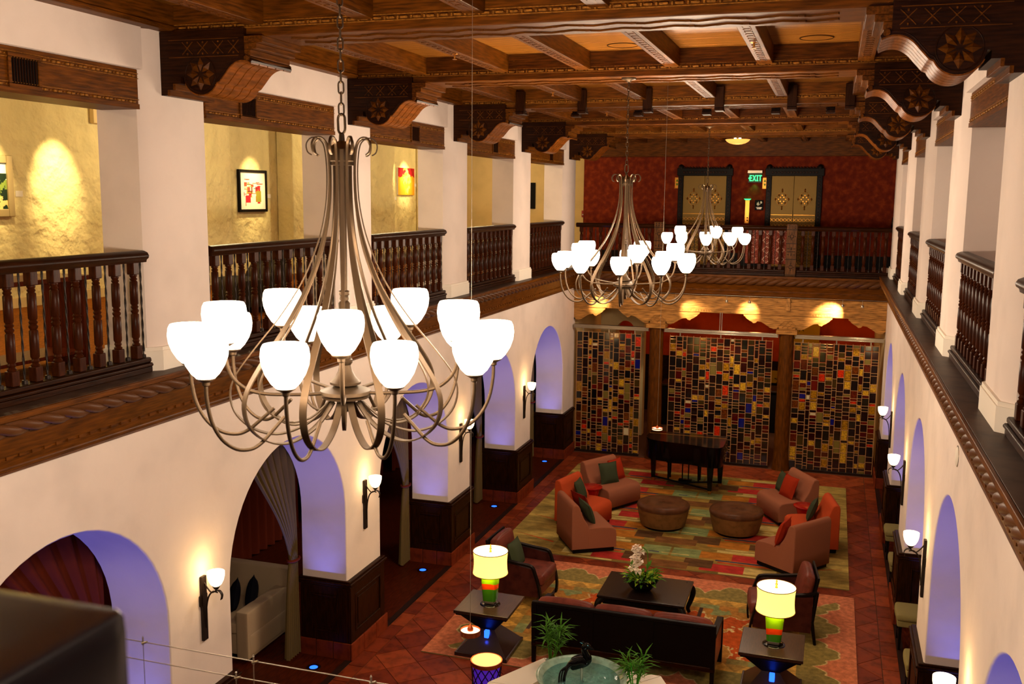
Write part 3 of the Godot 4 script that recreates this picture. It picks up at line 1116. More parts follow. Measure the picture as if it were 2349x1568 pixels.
# the wall-to-wall far end below the gallery: carved beam with scroll brackets on two round posts
func build_far_end() -> void:
	var c := structure("lintel", "wide carved oak lintel with fretwork and scrolled brackets above the glass screens")
	var dx := Vector3(0, 0, 1)
	part(c, "header_board", Mb.new().mm(Vector3(XL, 3.24, -21.25), Vector3(XR, 3.63, -21.02), 0.004), M.light_wood_x)
	# bracket outline between one support (t = 0) and the raised middle (t = 1)
	var half := [Vector2(0, 2.96), Vector2(0.0, 3.0), Vector2(0.03, 3.0), Vector2(0.06, 2.965), Vector2(0.14, 2.955), Vector2(0.24, 2.985), Vector2(0.36, 3.05), Vector2(0.46, 3.095), Vector2(0.56, 3.105), Vector2(0.6, 3.07), Vector2(0.66, 3.06), Vector2(0.7, 3.09), Vector2(0.77, 3.12), Vector2(0.84, 3.16), Vector2(0.88, 3.2), Vector2(0.9, 3.2), Vector2(0.92, 3.24)]
	for q in [[XL, -3.68, 0.83], [-3.36, -0.99, 0.62], [-0.67, XR, 0.83]]:
		for sd in [0, 1]:
			var a: float = q[0] if sd == 0 else q[1]
			var w: float = (q[1] - q[0]) * 0.5 * (q[2] / 0.92)
			var poly := PackedVector2Array()
			for p in half:
				poly.append(Vector2(a + (p.x * w if sd == 0 else -p.x * w), p.y))
			poly.append(Vector2(poly[poly.size() - 1].x, 3.245))
			poly.append(Vector2(a, 3.245))
			part(c, "scroll_bracket", Mb.new().prism(poly, Vector3(0, 0, -21.22), Vector3(1, 0, 0), Vector3(0, 1, 0), Vector3(0, 0, 1), 0.19, 0.6), M.light_wood_x)
	for x2 in [-3.52, -0.83]:
		part(c, "post_block", Mb.new().mm(Vector3(x2 - 0.17, 2.96, -21.22), Vector3(x2 + 0.17, 3.245, -21.035), 0.004), M.light_wood_x)
	# fretwork: a meander of raised bars, a row of pegs and a wavy line
	var fr := Mb.new()
	var x := XL + 0.12
	while x < XR - 0.3:
		for b in [[0.0, 0.0, 0.2, 0.012], [0.0, 0.09, 0.012, 0.19], [0.1, 0.19, 0.2, 0.012], [0.2, 0.12, 0.012, 0.14], [0.13, 0.06, 0.14, 0.012], [0.07, 0.1, 0.012, 0.09]]:
			fr.mm(Vector3(x + b[0], 3.4 + b[1] * 0.8, -21.022), Vector3(x + b[0] + b[2], 3.4 + b[1] * 0.8 + b[3] * 0.8, -21.012))
		x += 0.28
	x = XL + 0.05
	while x < XR - 0.05:
		fr.mm(Vector3(x, 3.262, -21.022), Vector3(x + 0.035, 3.302, -21.012))
		x += 0.055
	for y in [3.25, 3.31, 3.38, 3.585]:
		fr.mm(Vector3(XL, y, -21.022), Vector3(XR, y + 0.008, -21.01))
	tag(part(c, "fretwork", fr, M.light_wood_x), "", "", "", "stuff")
	for x2 in [-3.52, -0.83]:
		var pend := Mb.new()
		for i in 3:
			pend.frustum(Vector3(x2, 3.36 + i * 0.085, -21.0), Vector2(0.1, 0.06), Vector2(0.06, 0.04), 0.08)
		part(c, "pendant_drop", pend, M.light_wood_y)
	var i := 0
	for x2 in [-3.525, -0.825]:
		var nm: String = ["left", "right"][i]
		var p := structure("pillar", "%s round hewn oak post between the glass screens" % nm)
		var b := Mb.new()
		var prof := []
		for k in 13:
			var y := 2.9 * k / 12.0
			prof.append(Vector2(0.155 + 0.012 * sin(k * 1.7) * 0.3 + (0.03 if k == 0 else 0.0) - 0.01 * k / 12.0, y))
		b.lathe(prof, 26, Vector3(x2, 0, -20.98), 0.3)
		part(p, "shaft", b, M.beam_wood_y)
		var cap := Mb.new().mm(Vector3(x2 - 0.21, 2.88, -21.2), Vector3(x2 + 0.21, 2.965, -20.8), 0.01)
		part(p, "capital", cap, M.light_wood_x)
		var leafs := Mb.new()
		for r in 3:
			for k in 4 - r:
				var cx: float = x2 + (k - (3 - r) * 0.5) * 0.1
				var pts := []
				for a in 9:
					pts.append(Vector3(cx + cos(PI * a / 8.0) * 0.05, 2.985 + r * 0.05 + sin(PI * a / 8.0) * 0.05, -21.025))
				leafs.tube(pts, 0.007, 5)
		for k in 9:
			leafs.box(Vector3(x2 - 0.16 + k * 0.04, 2.945, -20.797), Vector3(0.02, 0.035, 0.012), 0.004)
		part(p, "carved_fan", leafs, M.light_wood_x)
		i += 1


func build_galleries() -> void:
	# slabs, floors, walls and ceilings of the galleries
	var s := structure("slab", "gallery floor slab along both sides and the far end of the lobby")
	for q in [[Vector3(-11, 3.69, -27), Vector3(XL + 0.02, 4.1, 2.0)], [Vector3(XR - 0.02, 3.69, -27), Vector3(5.9, 4.1, 2.0)], [Vector3(XL, 3.66, -27), Vector3(XR, 4.04, ZF)]]:
		part(s, "slab", Mb.new().mm(q[0], q[1]), M.plaster)
	structure("floor", "patterned ochre carpet on the left gallery floor", Mb.new().mm(Vector3(-10.3, 4.1, -26.1), Vector3(XL - 0.62, 4.108, 2.0)), M.carpet)
	structure("floor", "patterned ochre carpet on the right gallery floor", Mb.new().mm(Vector3(XR + 0.62, 4.1, -26.1), Vector3(4.6, 4.108, 2.0)), M.carpet)
	structure("floor", "dark carpet on the far gallery in front of the lifts", Mb.new().mm(Vector3(XL - 0.62, 4.04, -24.2), Vector3(XR + 0.62, 4.05, ZF - 0.6)), M.carpet_dark if M.has("carpet_dark") else textured("carpet_dark", rgb(64, 40, 30), 0.95, null, Vector3.ONE))
	var wl := structure("wall_gallery_left", "olive yellow textured plaster wall of the left gallery with niches")
	var b := Mb.new()
	b.mm(Vector3(-10.6, 4.1, -26.2), Vector3(-10.2, 7.0, 2.0))
	var z := 2.0
	for k in range(-3, 4):
		var z0 := -14.75 + STEP * 1.0 - STEP * k - STEP
		if k != -1:
			b.mm(Vector3(-10.2, 4.1, z0), Vector3(-9.84, 7.0, z0 + 1.3), 0.03)
	part(wl, "plaster", b, M.plaster_gallery)
	var bb := Mb.new().mm(Vector3(-10.2, 4.1, -26.1), Vector3(-10.17, 4.24, 2.0), 0.004)
	part(wl, "skirting", bb, M.plaster_cream)
	var we := structure("wall_gallery_end", "cream end wall of the left gallery")
	part(we, "plaster", Mb.new().mm(Vector3(-10.3, 4.1, -26.3), Vector3(XL - 0.5, 7.0, -26.0)), M.plaster_cream)
	var wr := structure("wall_gallery_right", "cream plaster wall of the right gallery")
	part(wr, "plaster", Mb.new().mm(Vector3(4.5, 4.1, -26.2), Vector3(4.9, 7.0, 2.0)), M.plaster)
	part(wr, "end_wall", Mb.new().mm(Vector3(XR + 0.5, 4.1, -26.3), Vector3(4.9, 7.0, -24.6)), M.plaster)
	var gc := structure("ceiling_galleries", "plaster ceilings of the two side galleries")
	part(gc, "plaster", Mb.new().mm(Vector3(-10.4, 6.98, -26.2), Vector3(XL - 0.42, 7.1, 2.0)), M.plaster_gallery)
	part(gc, "plaster", Mb.new().mm(Vector3(XR + 0.42, 6.98, -26.2), Vector3(4.7, 7.1, 2.0)), M.plaster)
	var wn := structure("wall_near", "plain plaster wall at the near end of the lobby")
	part(wn, "plaster", Mb.new().mm(Vector3(-11, 0, 2.0), Vector3(6, 7.2, 2.3)), M.plaster)
	var wo := structure("wall_outer", "outer walls that close the building")
	part(wo, "plaster", Mb.new().mm(Vector3(-11.2, -0.2, -27), Vector3(-10.9, 7.3, 2.3)), M.plaster)
	part(wo, "plaster", Mb.new().mm(Vector3(5.8, -0.2, -27), Vector3(6.1, 7.3, 2.3)), M.plaster)


func baluster_mesh() -> ArrayMesh:
	var b := Mb.new()
	b.box(Vector3(0, 0.055, 0), Vector3(0.072, 0.11, 0.072), 0.006)
	b.lathe([Vector2(0.03, 0.11), Vector2(0.034, 0.122), Vector2(0.022, 0.135), Vector2(0.03, 0.15), Vector2(0.024, 0.165), Vector2(0.033, 0.182), Vector2(0.0335, 0.28), Vector2(0.033, 0.37), Vector2(0.024, 0.38), Vector2(0.032, 0.393), Vector2(0.034, 0.405), Vector2(0.024, 0.418), Vector2(0.033, 0.432), Vector2(0.024, 0.447), Vector2(0.033, 0.46), Vector2(0.0335, 0.55), Vector2(0.033, 0.64), Vector2(0.024, 0.65), Vector2(0.032, 0.663), Vector2(0.024, 0.676), Vector2(0.032, 0.69), Vector2(0.03, 0.7)], 12)
	b.box(Vector3(0, 0.75, 0), Vector3(0.072, 0.1, 0.072), 0.006)
	return b.mesh()


func rod_mesh() -> ArrayMesh:
	var b := Mb.new()
	for k in 2:
		var pts := []
		for i in 33:
			var a := TAU * i / 8.0 + PI * k
			pts.append(Vector3(cos(a) * 0.004, 0.0 + 0.8 * i / 32.0, sin(a) * 0.004))
		b.tube(pts, 0.0055, 5)
	b.lathe([Vector2(0.0, 0.03), Vector2(0.02, 0.025), Vector2(0.022, 0.0)], 8)
	return b.mesh()


# a balustrade along local z, centred, standing on y = 0
func railing(r: Node3D, length: float, count: int, bal: ArrayMesh, rod: ArrayMesh, wood := "z", rods_end := true) -> void:
	var h := length * 0.5
	var lo := Mb.new().mm(Vector3(-0.07, 0.0, -h), Vector3(0.07, 0.045, h), 0.006)
	lo.mm(Vector3(-0.085, 0.045, -h), Vector3(0.085, 0.08, h), 0.012)
	lo.mm(Vector3(-0.065, 0.08, -h), Vector3(0.065, 0.122, h), 0.01)
	part(r, "bottom_rail", lo, M["dark_wood_" + wood])
	var step := length / count
	for i in count:
		part(r, "baluster", bal, M.baluster_wood, Vector3(0, 0.122, -h + step * (i + 0.5)))
	for i in range(0 if rods_end else 1, count + (1 if rods_end else 0)):
		part(r, "iron_rod", rod, M.iron, Vector3(0, 0.122, clampf(-h + step * i, -h + 0.02, h - 0.02)))
	var prof := PackedVector2Array([Vector2(-0.05, 0.0), Vector2(0.05, 0.0), Vector2(0.055, 0.02), Vector2(0.075, 0.035), Vector2(0.08, 0.055), Vector2(0.065, 0.08), Vector2(0.03, 0.094), Vector2(-0.03, 0.094), Vector2(-0.065, 0.08), Vector2(-0.08, 0.055), Vector2(-0.075, 0.035), Vector2(-0.055, 0.02)])
	part(r, "handrail", Mb.new().prism(prof, Vector3(0, 0.92, -h), Vector3(1, 0, 0), Vector3(0, 1, 0), Vector3(0, 0, 1), length, 0.5), M["dark_wood_" + wood])


func build_railings() -> void:
	var bal := baluster_mesh()
	var rod := rod_mesh()
	var proto: Node3D = null
	var names := ["nearest", "second", "third", "fourth", "farthest"]
	for s in ["left", "right"]:
		for k in 5:
			var at := Vector3(XL - 0.09 if s == "left" else XR + 0.09, LEDGE, -7.315 - STEP * k + 1.66)
			var label := "dark turned-wood balustrade with iron rods in the %s opening of the %s gallery" % [names[k], s]
			if proto == null:
				proto = thing("railing", label, "railing", at, 0.0, "balustrades of the side galleries")
				railing(proto, 2.41, 11, bal, rod)
			else:
				copy_of(proto, label, at, 0.0 if s == "left" else PI)
	# the far railing in three stretches between two carved newel posts
	var sp := [[XL + 0.03, -3.645], [-3.415, -0.935], [-0.705, XR - 0.0]]
	for i in 3:
		var q: Array = sp[i]
		var w: float = q[1] - q[0]
		var r := thing("railing", ["dark balustrade on the far gallery, left of the carved posts", "dark balustrade on the far gallery, between the two carved posts", "dark balustrade on the far gallery, right of the carved posts"][i], "railing", Vector3((q[0] + q[1]) * 0.5, LEDGE - 0.055, ZF - 0.02), PI / 2, "balustrades of the far gallery")
		railing(r, w, int(round(w / 0.205)), bal, rod, "x", false)
	i_posts()


func i_posts() -> void:
	var k := 0
	for x in [-3.53, -0.82]:
		var p := thing("newel_post", "square carved newel post on the far gallery railing, %s of the pair" % ["left", "right"][k], "post", Vector3(x, LEDGE - 0.055, ZF + 0.0), 0.0, "carved newel posts")
		part(p, "shaft", Mb.new().mm(Vector3(-0.105, 0, -0.1), Vector3(0.105, 1.06, 0.1), 0.008), M.newel_wood if M.has("newel_wood") else textured("newel_wood", rgb(104, 74, 44), 0.5, M.beam_wood_y.albedo_texture, Vector3(5, 0.6, 5)))
		var cv := Mb.new()
		for y in [0.02, 0.34, 0.66, 0.94]:
			cv.mm(Vector3(-0.107, y, 0.096), Vector3(0.107, y + 0.012, 0.103))
		part(p, "groove_bands", cv, M.black_wood)
		for y in [0.19, 0.81]:
			var o := Mb.new()
			var pts := []
			for a in 16:
				pts.append(Vector3(cos(TAU * a / 16) * 0.035, y + sin(TAU * a / 16) * 0.035, 0.1))
			o.tube(pts, 0.006, 5, true)
			for a in 4:
				var d := Vector3(cos(TAU * a / 4), sin(TAU * a / 4), 0)
				o.box(Vector3(0, y, 0.1) + d * 0.065, Vector3(0.018, 0.018, 0.012), 0.004)
			part(p, "carved_sun", o, M.black_wood)
		var q := Mb.new()
		for y in [0.44, 0.56]:
			q.box(Vector3(0, y, 0.1), Vector3(0.016, 0.06, 0.012), 0.004)
			for sx in [-0.06, 0.06]:
				q.box(Vector3(sx, y, 0.1), Vector3(0.04, 0.012, 0.01), 0.003)
		q.box(Vector3(0, 0.5, 0.1), Vector3(0.16, 0.014, 0.012), 0.004)
		for y in [0.98, 1.02]:
			for sx in [-0.06, 0.0, 0.06]:
				q.box(Vector3(sx, y, 0.1), Vector3(0.03, 0.014, 0.012), 0.004)
		part(p, "carved_motif", q, M.black_wood)
		k += 1


func make_chandelier() -> Node3D:
	var c := thing("chandelier", "large bronze chandelier with fifteen white glass bowls, nearest and largest in view", "chandelier", Vector3(-2.15, 4.45, -4.1), 0.0, "bronze chandeliers")
	# canopy and chain up to the beam (6.865)
	var top := 6.865 - 4.45
	part(c, "canopy", Mb.new().lathe([Vector2(0.0, -0.045), Vector2(0.02, -0.045), Vector2(0.03, -0.03), Vector2(0.075, -0.015), Vector2(0.08, 0.0)], 24, Vector3(0, top, 0)), M.bronze)
	var chain := Node3D.new()
	chain.name = "chain"
	c.add_child(chain)
	var link := Mb.new()
	var pts := []
	for i in 16:
		var a := TAU * i / 16
		pts.append(Vector3(cos(a) * 0.012, sin(a) * 0.017 + (0.011 if sin(a) > 0.0 else -0.011), 0))
	link.tube(pts, 0.0042, 6, true)
	var lm := link.mesh()
	var y := 1.54
	var i := 0
	while y < top - 0.06:
		part(chain, "chain_link", lm, M.bronze, Vector3(0, y, 0), Vector3(0, PI * 0.5 * (i % 2) + 0.4, 0))
		y += 0.0475
		i += 1
	var big := []
	for q in 16:
		var a := TAU * q / 16
		big.append(Vector3(cos(a) * 0.018, 1.475 + sin(a) * 0.026 + (0.018 if sin(a) > 0.0 else -0.018), 0))
	part(chain, "end_link", Mb.new().tube(big, 0.006, 8, true), M.bronze)
	# stem, collar and turned body
	part(c, "collar", Mb.new().lathe([Vector2(0.0, 1.43), Vector2(0.012, 1.43), Vector2(0.014, 1.4), Vector2(0.03, 1.39), Vector2(0.05, 1.375), Vector2(0.062, 1.36), Vector2(0.062, 1.31), Vector2(0.055, 1.305), Vector2(0.055, 1.29), Vector2(0.0, 1.29)], 24), M.bronze)
	part(c, "stem", Mb.new().lathe([Vector2(0.017, 1.3), Vector2(0.017, 0.72), Vector2(0.026, 0.715), Vector2(0.026, 0.7), Vector2(0.019, 0.695), Vector2(0.024, 0.68), Vector2(0.019, 0.67), Vector2(0.028, 0.66), Vector2(0.028, 0.4), Vector2(0.034, 0.395), Vector2(0.034, 0.38), Vector2(0.027, 0.37), Vector2(0.034, 0.34), Vector2(0.05, 0.31), Vector2(0.072, 0.29), Vector2(0.072, 0.28), Vector2(0.05, 0.27), Vector2(0.085, 0.26), Vector2(0.118, 0.25), Vector2(0.122, 0.235), Vector2(0.11, 0.225), Vector2(0.11, 0.215), Vector2(0.05, 0.2), Vector2(0.03, 0.185), Vector2(0.02, 0.15), Vector2(0.0, 0.14)], 28), M.bronze)
	# ten flat straps
	var path := smooth_path([Vector2(0.135, 1.335), Vector2(0.154, 1.35), Vector2(0.158, 1.385), Vector2(0.135, 1.412), Vector2(0.1, 1.405), Vector2(0.078, 1.365), Vector2(0.069, 1.25), Vector2(0.078, 1.1), Vector2(0.115, 0.94), Vector2(0.19, 0.76), Vector2(0.30, 0.59), Vector2(0.42, 0.44), Vector2(0.505, 0.32), Vector2(0.528, 0.23), Vector2(0.5, 0.14), Vector2(0.42, 0.07), Vector2(0.32, 0.045), Vector2(0.22, 0.07), Vector2(0.14, 0.12), Vector2(0.07, 0.2)], 4)
	var sp := []
	for p in path:
		sp.append(Vector3(0, p.y, p.x))
	var sw := []
	for p in path:
		sw.append(lerpf(0.032, 0.011, smoothstep(0.5, 1.3, p.y)))
	var sm := Mb.new().strap(sp, Vector3.RIGHT, sw, 0.006).mesh()
	# five narrower straps inside them
	var sp2 := []
	for p in smooth_path([Vector2(0.062, 1.36), Vector2(0.06, 1.2), Vector2(0.07, 1.05), Vector2(0.1, 0.9), Vector2(0.16, 0.74), Vector2(0.24, 0.58), Vector2(0.33, 0.44), Vector2(0.39, 0.33), Vector2(0.4, 0.25), Vector2(0.36, 0.17), Vector2(0.27, 0.12), Vector2(0.17, 0.13), Vector2(0.08, 0.2)], 4):
		sp2.append(Vector3(0, p.y, p.x))
	var sm2 := Mb.new().strap(sp2, Vector3.RIGHT, 0.016, 0.006).mesh()
	var arm_a := []
	for p in smooth_path([Vector2(0.70, 0.375), Vector2(0.699, 0.30), Vector2(0.68, 0.2), Vector2(0.635, 0.115), Vector2(0.57, 0.062), Vector2(0.5, 0.05), Vector2(0.45, 0.068), Vector2(0.41, 0.1), Vector2(0.33, 0.17)], 4):
		arm_a.append(Vector3(0, p.y, p.x))
	var arm_b := []
	for p in smooth_path([Vector2(0.545, 0.49), Vector2(0.543, 0.43), Vector2(0.52, 0.35), Vector2(0.46, 0.29), Vector2(0.38, 0.262), Vector2(0.28, 0.25), Vector2(0.18, 0.243), Vector2(0.10, 0.24)], 4):
		arm_b.append(Vector3(0, p.y, p.x))
	var ma := Mb.new().tube(arm_a, 0.0085, 8).mesh()
	var mb := Mb.new().tube(arm_b, 0.0085, 8).mesh()
	var cup := Mb.new().lathe([Vector2(0.009, -0.025), Vector2(0.016, -0.02), Vector2(0.016, -0.008), Vector2(0.04, 0.006), Vector2(0.04, 0.01), Vector2(0.0, 0.012)], 16).mesh()
	var bowl := Mb.new().lathe([Vector2(0.0, 0.006), Vector2(0.034, 0.006), Vector2(0.058, 0.03), Vector2(0.08, 0.066), Vector2(0.094, 0.105), Vector2(0.098, 0.14), Vector2(0.094, 0.172), Vector2(0.086, 0.188), Vector2(0.081, 0.188), Vector2(0.088, 0.17), Vector2(0.092, 0.14), Vector2(0.088, 0.107), Vector2(0.074, 0.069), Vector2(0.053, 0.035), Vector2(0.03, 0.013), Vector2(0.0, 0.013)], 26, Vector3.ZERO, 0.5).mesh()
	for k in 10:
		var a := deg_to_rad(8.0 + 36.0 * k)
		part(c, "strap", sm, M.bronze, Vector3.ZERO, Vector3(0, a, 0))
	for k in 5:
		part(c, "inner_strap", sm2, M.bronze, Vector3.ZERO, Vector3(0, deg_to_rad(26.0 + 72.0 * k), 0))
	for k in 15:
		var inner := k >= 10
		var a := deg_to_rad(26.0 + 72.0 * (k - 10) if inner else 8.0 + 36.0 * k)
		var arm := part(c, "arm", mb if inner else ma, M.bronze, Vector3.ZERO, Vector3(0, a, 0))
		var tip: Vector3 = Vector3(0, 0.495, 0.545) if inner else Vector3(0, 0.38, 0.70)
		part(arm, "cup", cup, M.bronze, tip)
		part(c, "glass_bowl", bowl, M.lamp_white, tip.rotated(Vector3.UP, a))
		omni(c, tip.rotated(Vector3.UP, a) + Vector3(0, 0.12, 0), LAMP_E, WARM, 0.06)
	return c


const LAMP_E := 0.46


func build_chandeliers() -> void:
	var c := make_chandelier()
	copy_of(c, "bronze chandelier with white glass bowls hanging in the middle of the three", Vector3(-2.15, 4.45, -10.55))
	copy_of(c, "bronze chandelier with white glass bowls, smallest and farthest, before the lifts", Vector3(-2.15, 4.45, -17.6))


# three hanging screens of small glass tiles on a metal lattice
func build_screens() -> void:
	var tones := []
	var cols := [rgb(24, 10, 8), rgb(70, 14, 10), rgb(44, 12, 10), rgb(92, 26, 14), rgb(14, 12, 12), rgb(60, 48, 22), rgb(190, 146, 48), rgb(236, 194, 76), rgb(112, 100, 56), rgb(236, 84, 40), rgb(22, 30, 104), rgb(110, 48, 20), rgb(30, 26, 18), rgb(120, 70, 24), rgb(200, 190, 160)]
	var weight := [22, 5, 9, 4, 24, 6, 6, 6, 5, 3, 2, 4, 14, 4, 1]
	for i in cols.size():
		var m := mat("tile_glass_%d" % i, cols[i], 0.1)
		m.metallic_specular = 0.6
		if i in [6, 7, 9, 11, 13]:
			m.albedo_texture = noise_tex(0.02, 3, [grey(0.55), grey(0.8), grey(1.0)], 50) if i == 6 else M.tile_glass_6.albedo_texture
			m.uv1_triplanar = true
			m.uv1_world_triplanar = true
			m.uv1_scale = Vector3(2, 2, 2)
		for k in weight[i]:
			tones.append(m)
	var spec := [[-5.29, -3.86, "left glass tile screen in its steel lattice, beside the left wall"], [-3.235, -1.10, "middle glass tile screen behind the piano, widest of the three"], [-0.665, 0.985, "right glass tile screen beside the right wall"]]
	var unit := Mb.new().box(Vector3.ZERO, Vector3(1, 1, 0.012)).mesh()
	for s in 3:
		var x0: float = spec[s][0]
		var x1: float = spec[s][1]
		var scr := thing("glass_screen", spec[s][2], "screen", Vector3((x0 + x1) * 0.5, 0.05, -21.0), 0.0, "glass tile screens")
		var ox := -(x0 + x1) * 0.5
		var lat := Mb.new()
		var count := 0
		var extra := {}
		# columns of two widths
		var widths := []
		var total := 0.0
		while total < x1 - x0 - 0.04:
			var w: float = 0.065 if widths.size() % 4 == 2 else 0.115
			widths.append(w)
			total += w + 0.022
		var k := (x1 - x0) / total
		var x := x0
		for w in widths:
			var cw: float = w * k
			var cell: float = (w + 0.022) * k
			var y := 2.70
			while y > 0.08:
				var r := rng.randf()
				var h := 0.045 if r < 0.42 else (0.09 if r < 0.68 else (0.15 if r < 0.9 else 0.2))
				if cw < 0.08:
					h *= 0.85
				h = minf(h, y - 0.04)
				if h > 0.02:
					var m: Material = tones[rng.randi_range(0, tones.size() - 1)]
					var at := Vector3(x + cell * 0.5 + ox, y - h * 0.5 - 0.05, 0)
					if count < 300:
						var t := part(scr, "glass_tile", unit, m, at)
						t.scale = Vector3(cw - 0.006, h, 1.0)
						count += 1
					else:
						if not extra.has(m):
							extra[m] = Mb.new()
						extra[m].box(at, Vector3(cw - 0.006, h, 0.012))
					# cross bars of the lattice above the tile
					lat.mm(Vector3(x + ox, y - 0.05 + 0.003, -0.006), Vector3(x + cell + ox, y - 0.05 + 0.009, 0.010))
				y -= h + 0.012
				if rng.randf() < 0.3:
					y -= 0.012
			lat.mm(Vector3(x + ox - 0.004, 0.0, -0.008), Vector3(x + ox + 0.004, 2.68, 0.012))
			x += cell
		lat.mm(Vector3(x1 + ox - 0.004, 0.0, -0.008), Vector3(x1 + ox + 0.004, 2.68, 0.012))
		if extra.size():
			var rest := ArrayMesh.new()
			for m in extra:
				var one: ArrayMesh = extra[m].mesh()
				rest.add_surface_from_arrays(Mesh.PRIMITIVE_TRIANGLES, one.surface_get_arrays(0))
				rest.surface_set_material(rest.get_surface_count() - 1, m)
			tag(part(scr, "glass_tiles", rest, null), "", "", "", "stuff")
		part(scr, "lattice", lat, M.lattice_metal if M.has("lattice_metal") else mat("lattice_metal", rgb(196, 160, 120), 0.5, 0.2))
		part(scr, "bottom_bar", Mb.new().mm(Vector3(x0 + ox - 0.01, -0.035, -0.03), Vector3(x1 + ox + 0.01, 0.0, 0.03), 0.004), M.iron)
		for q in [0.1, 0.5, 0.9]:
			part(scr, "hanger", Mb.new().mm(Vector3(lerpf(x0, x1, q) + ox - 0.012, 2.66, -0.006), Vector3(lerpf(x0, x1, q) + ox + 0.012, 2.77, 0.006)), M.steel)
	var k2 := 0
	for q in [[XL + 0.02, -3.69], [-3.36, -0.99], [-0.66, XR - 0.02]]:
		var r := thing("screen_track", "steel sliding track above the %s glass screen" % ["left", "middle", "right"][k2], "track", Vector3((q[0] + q[1]) * 0.5, 2.80, -21.0), 0.0, "steel tracks above the screens")
		var w: float = q[1] - q[0]
		var b := Mb.new().box(Vector3(0, 0.04, 0.03), Vector3(w, 0.07, 0.10), 0.008)
		b.box(Vector3(0, 0.005, 0.03), Vector3(w, 0.018, 0.13), 0.004)
		b.box(Vector3(0, 0.045, 0.085), Vector3(w, 0.012, 0.014), 0.003)
		part(r, "channel", b, M.steel)
		if k2 == 1:
			for dx in [-0.02, 0.02]:
				part(r, "drop_rod", Mb.new().mm(Vector3(dx - 0.006, 0.07, 0.02), Vector3(dx + 0.006, 0.46, 0.032)), M.steel)
		k2 += 1


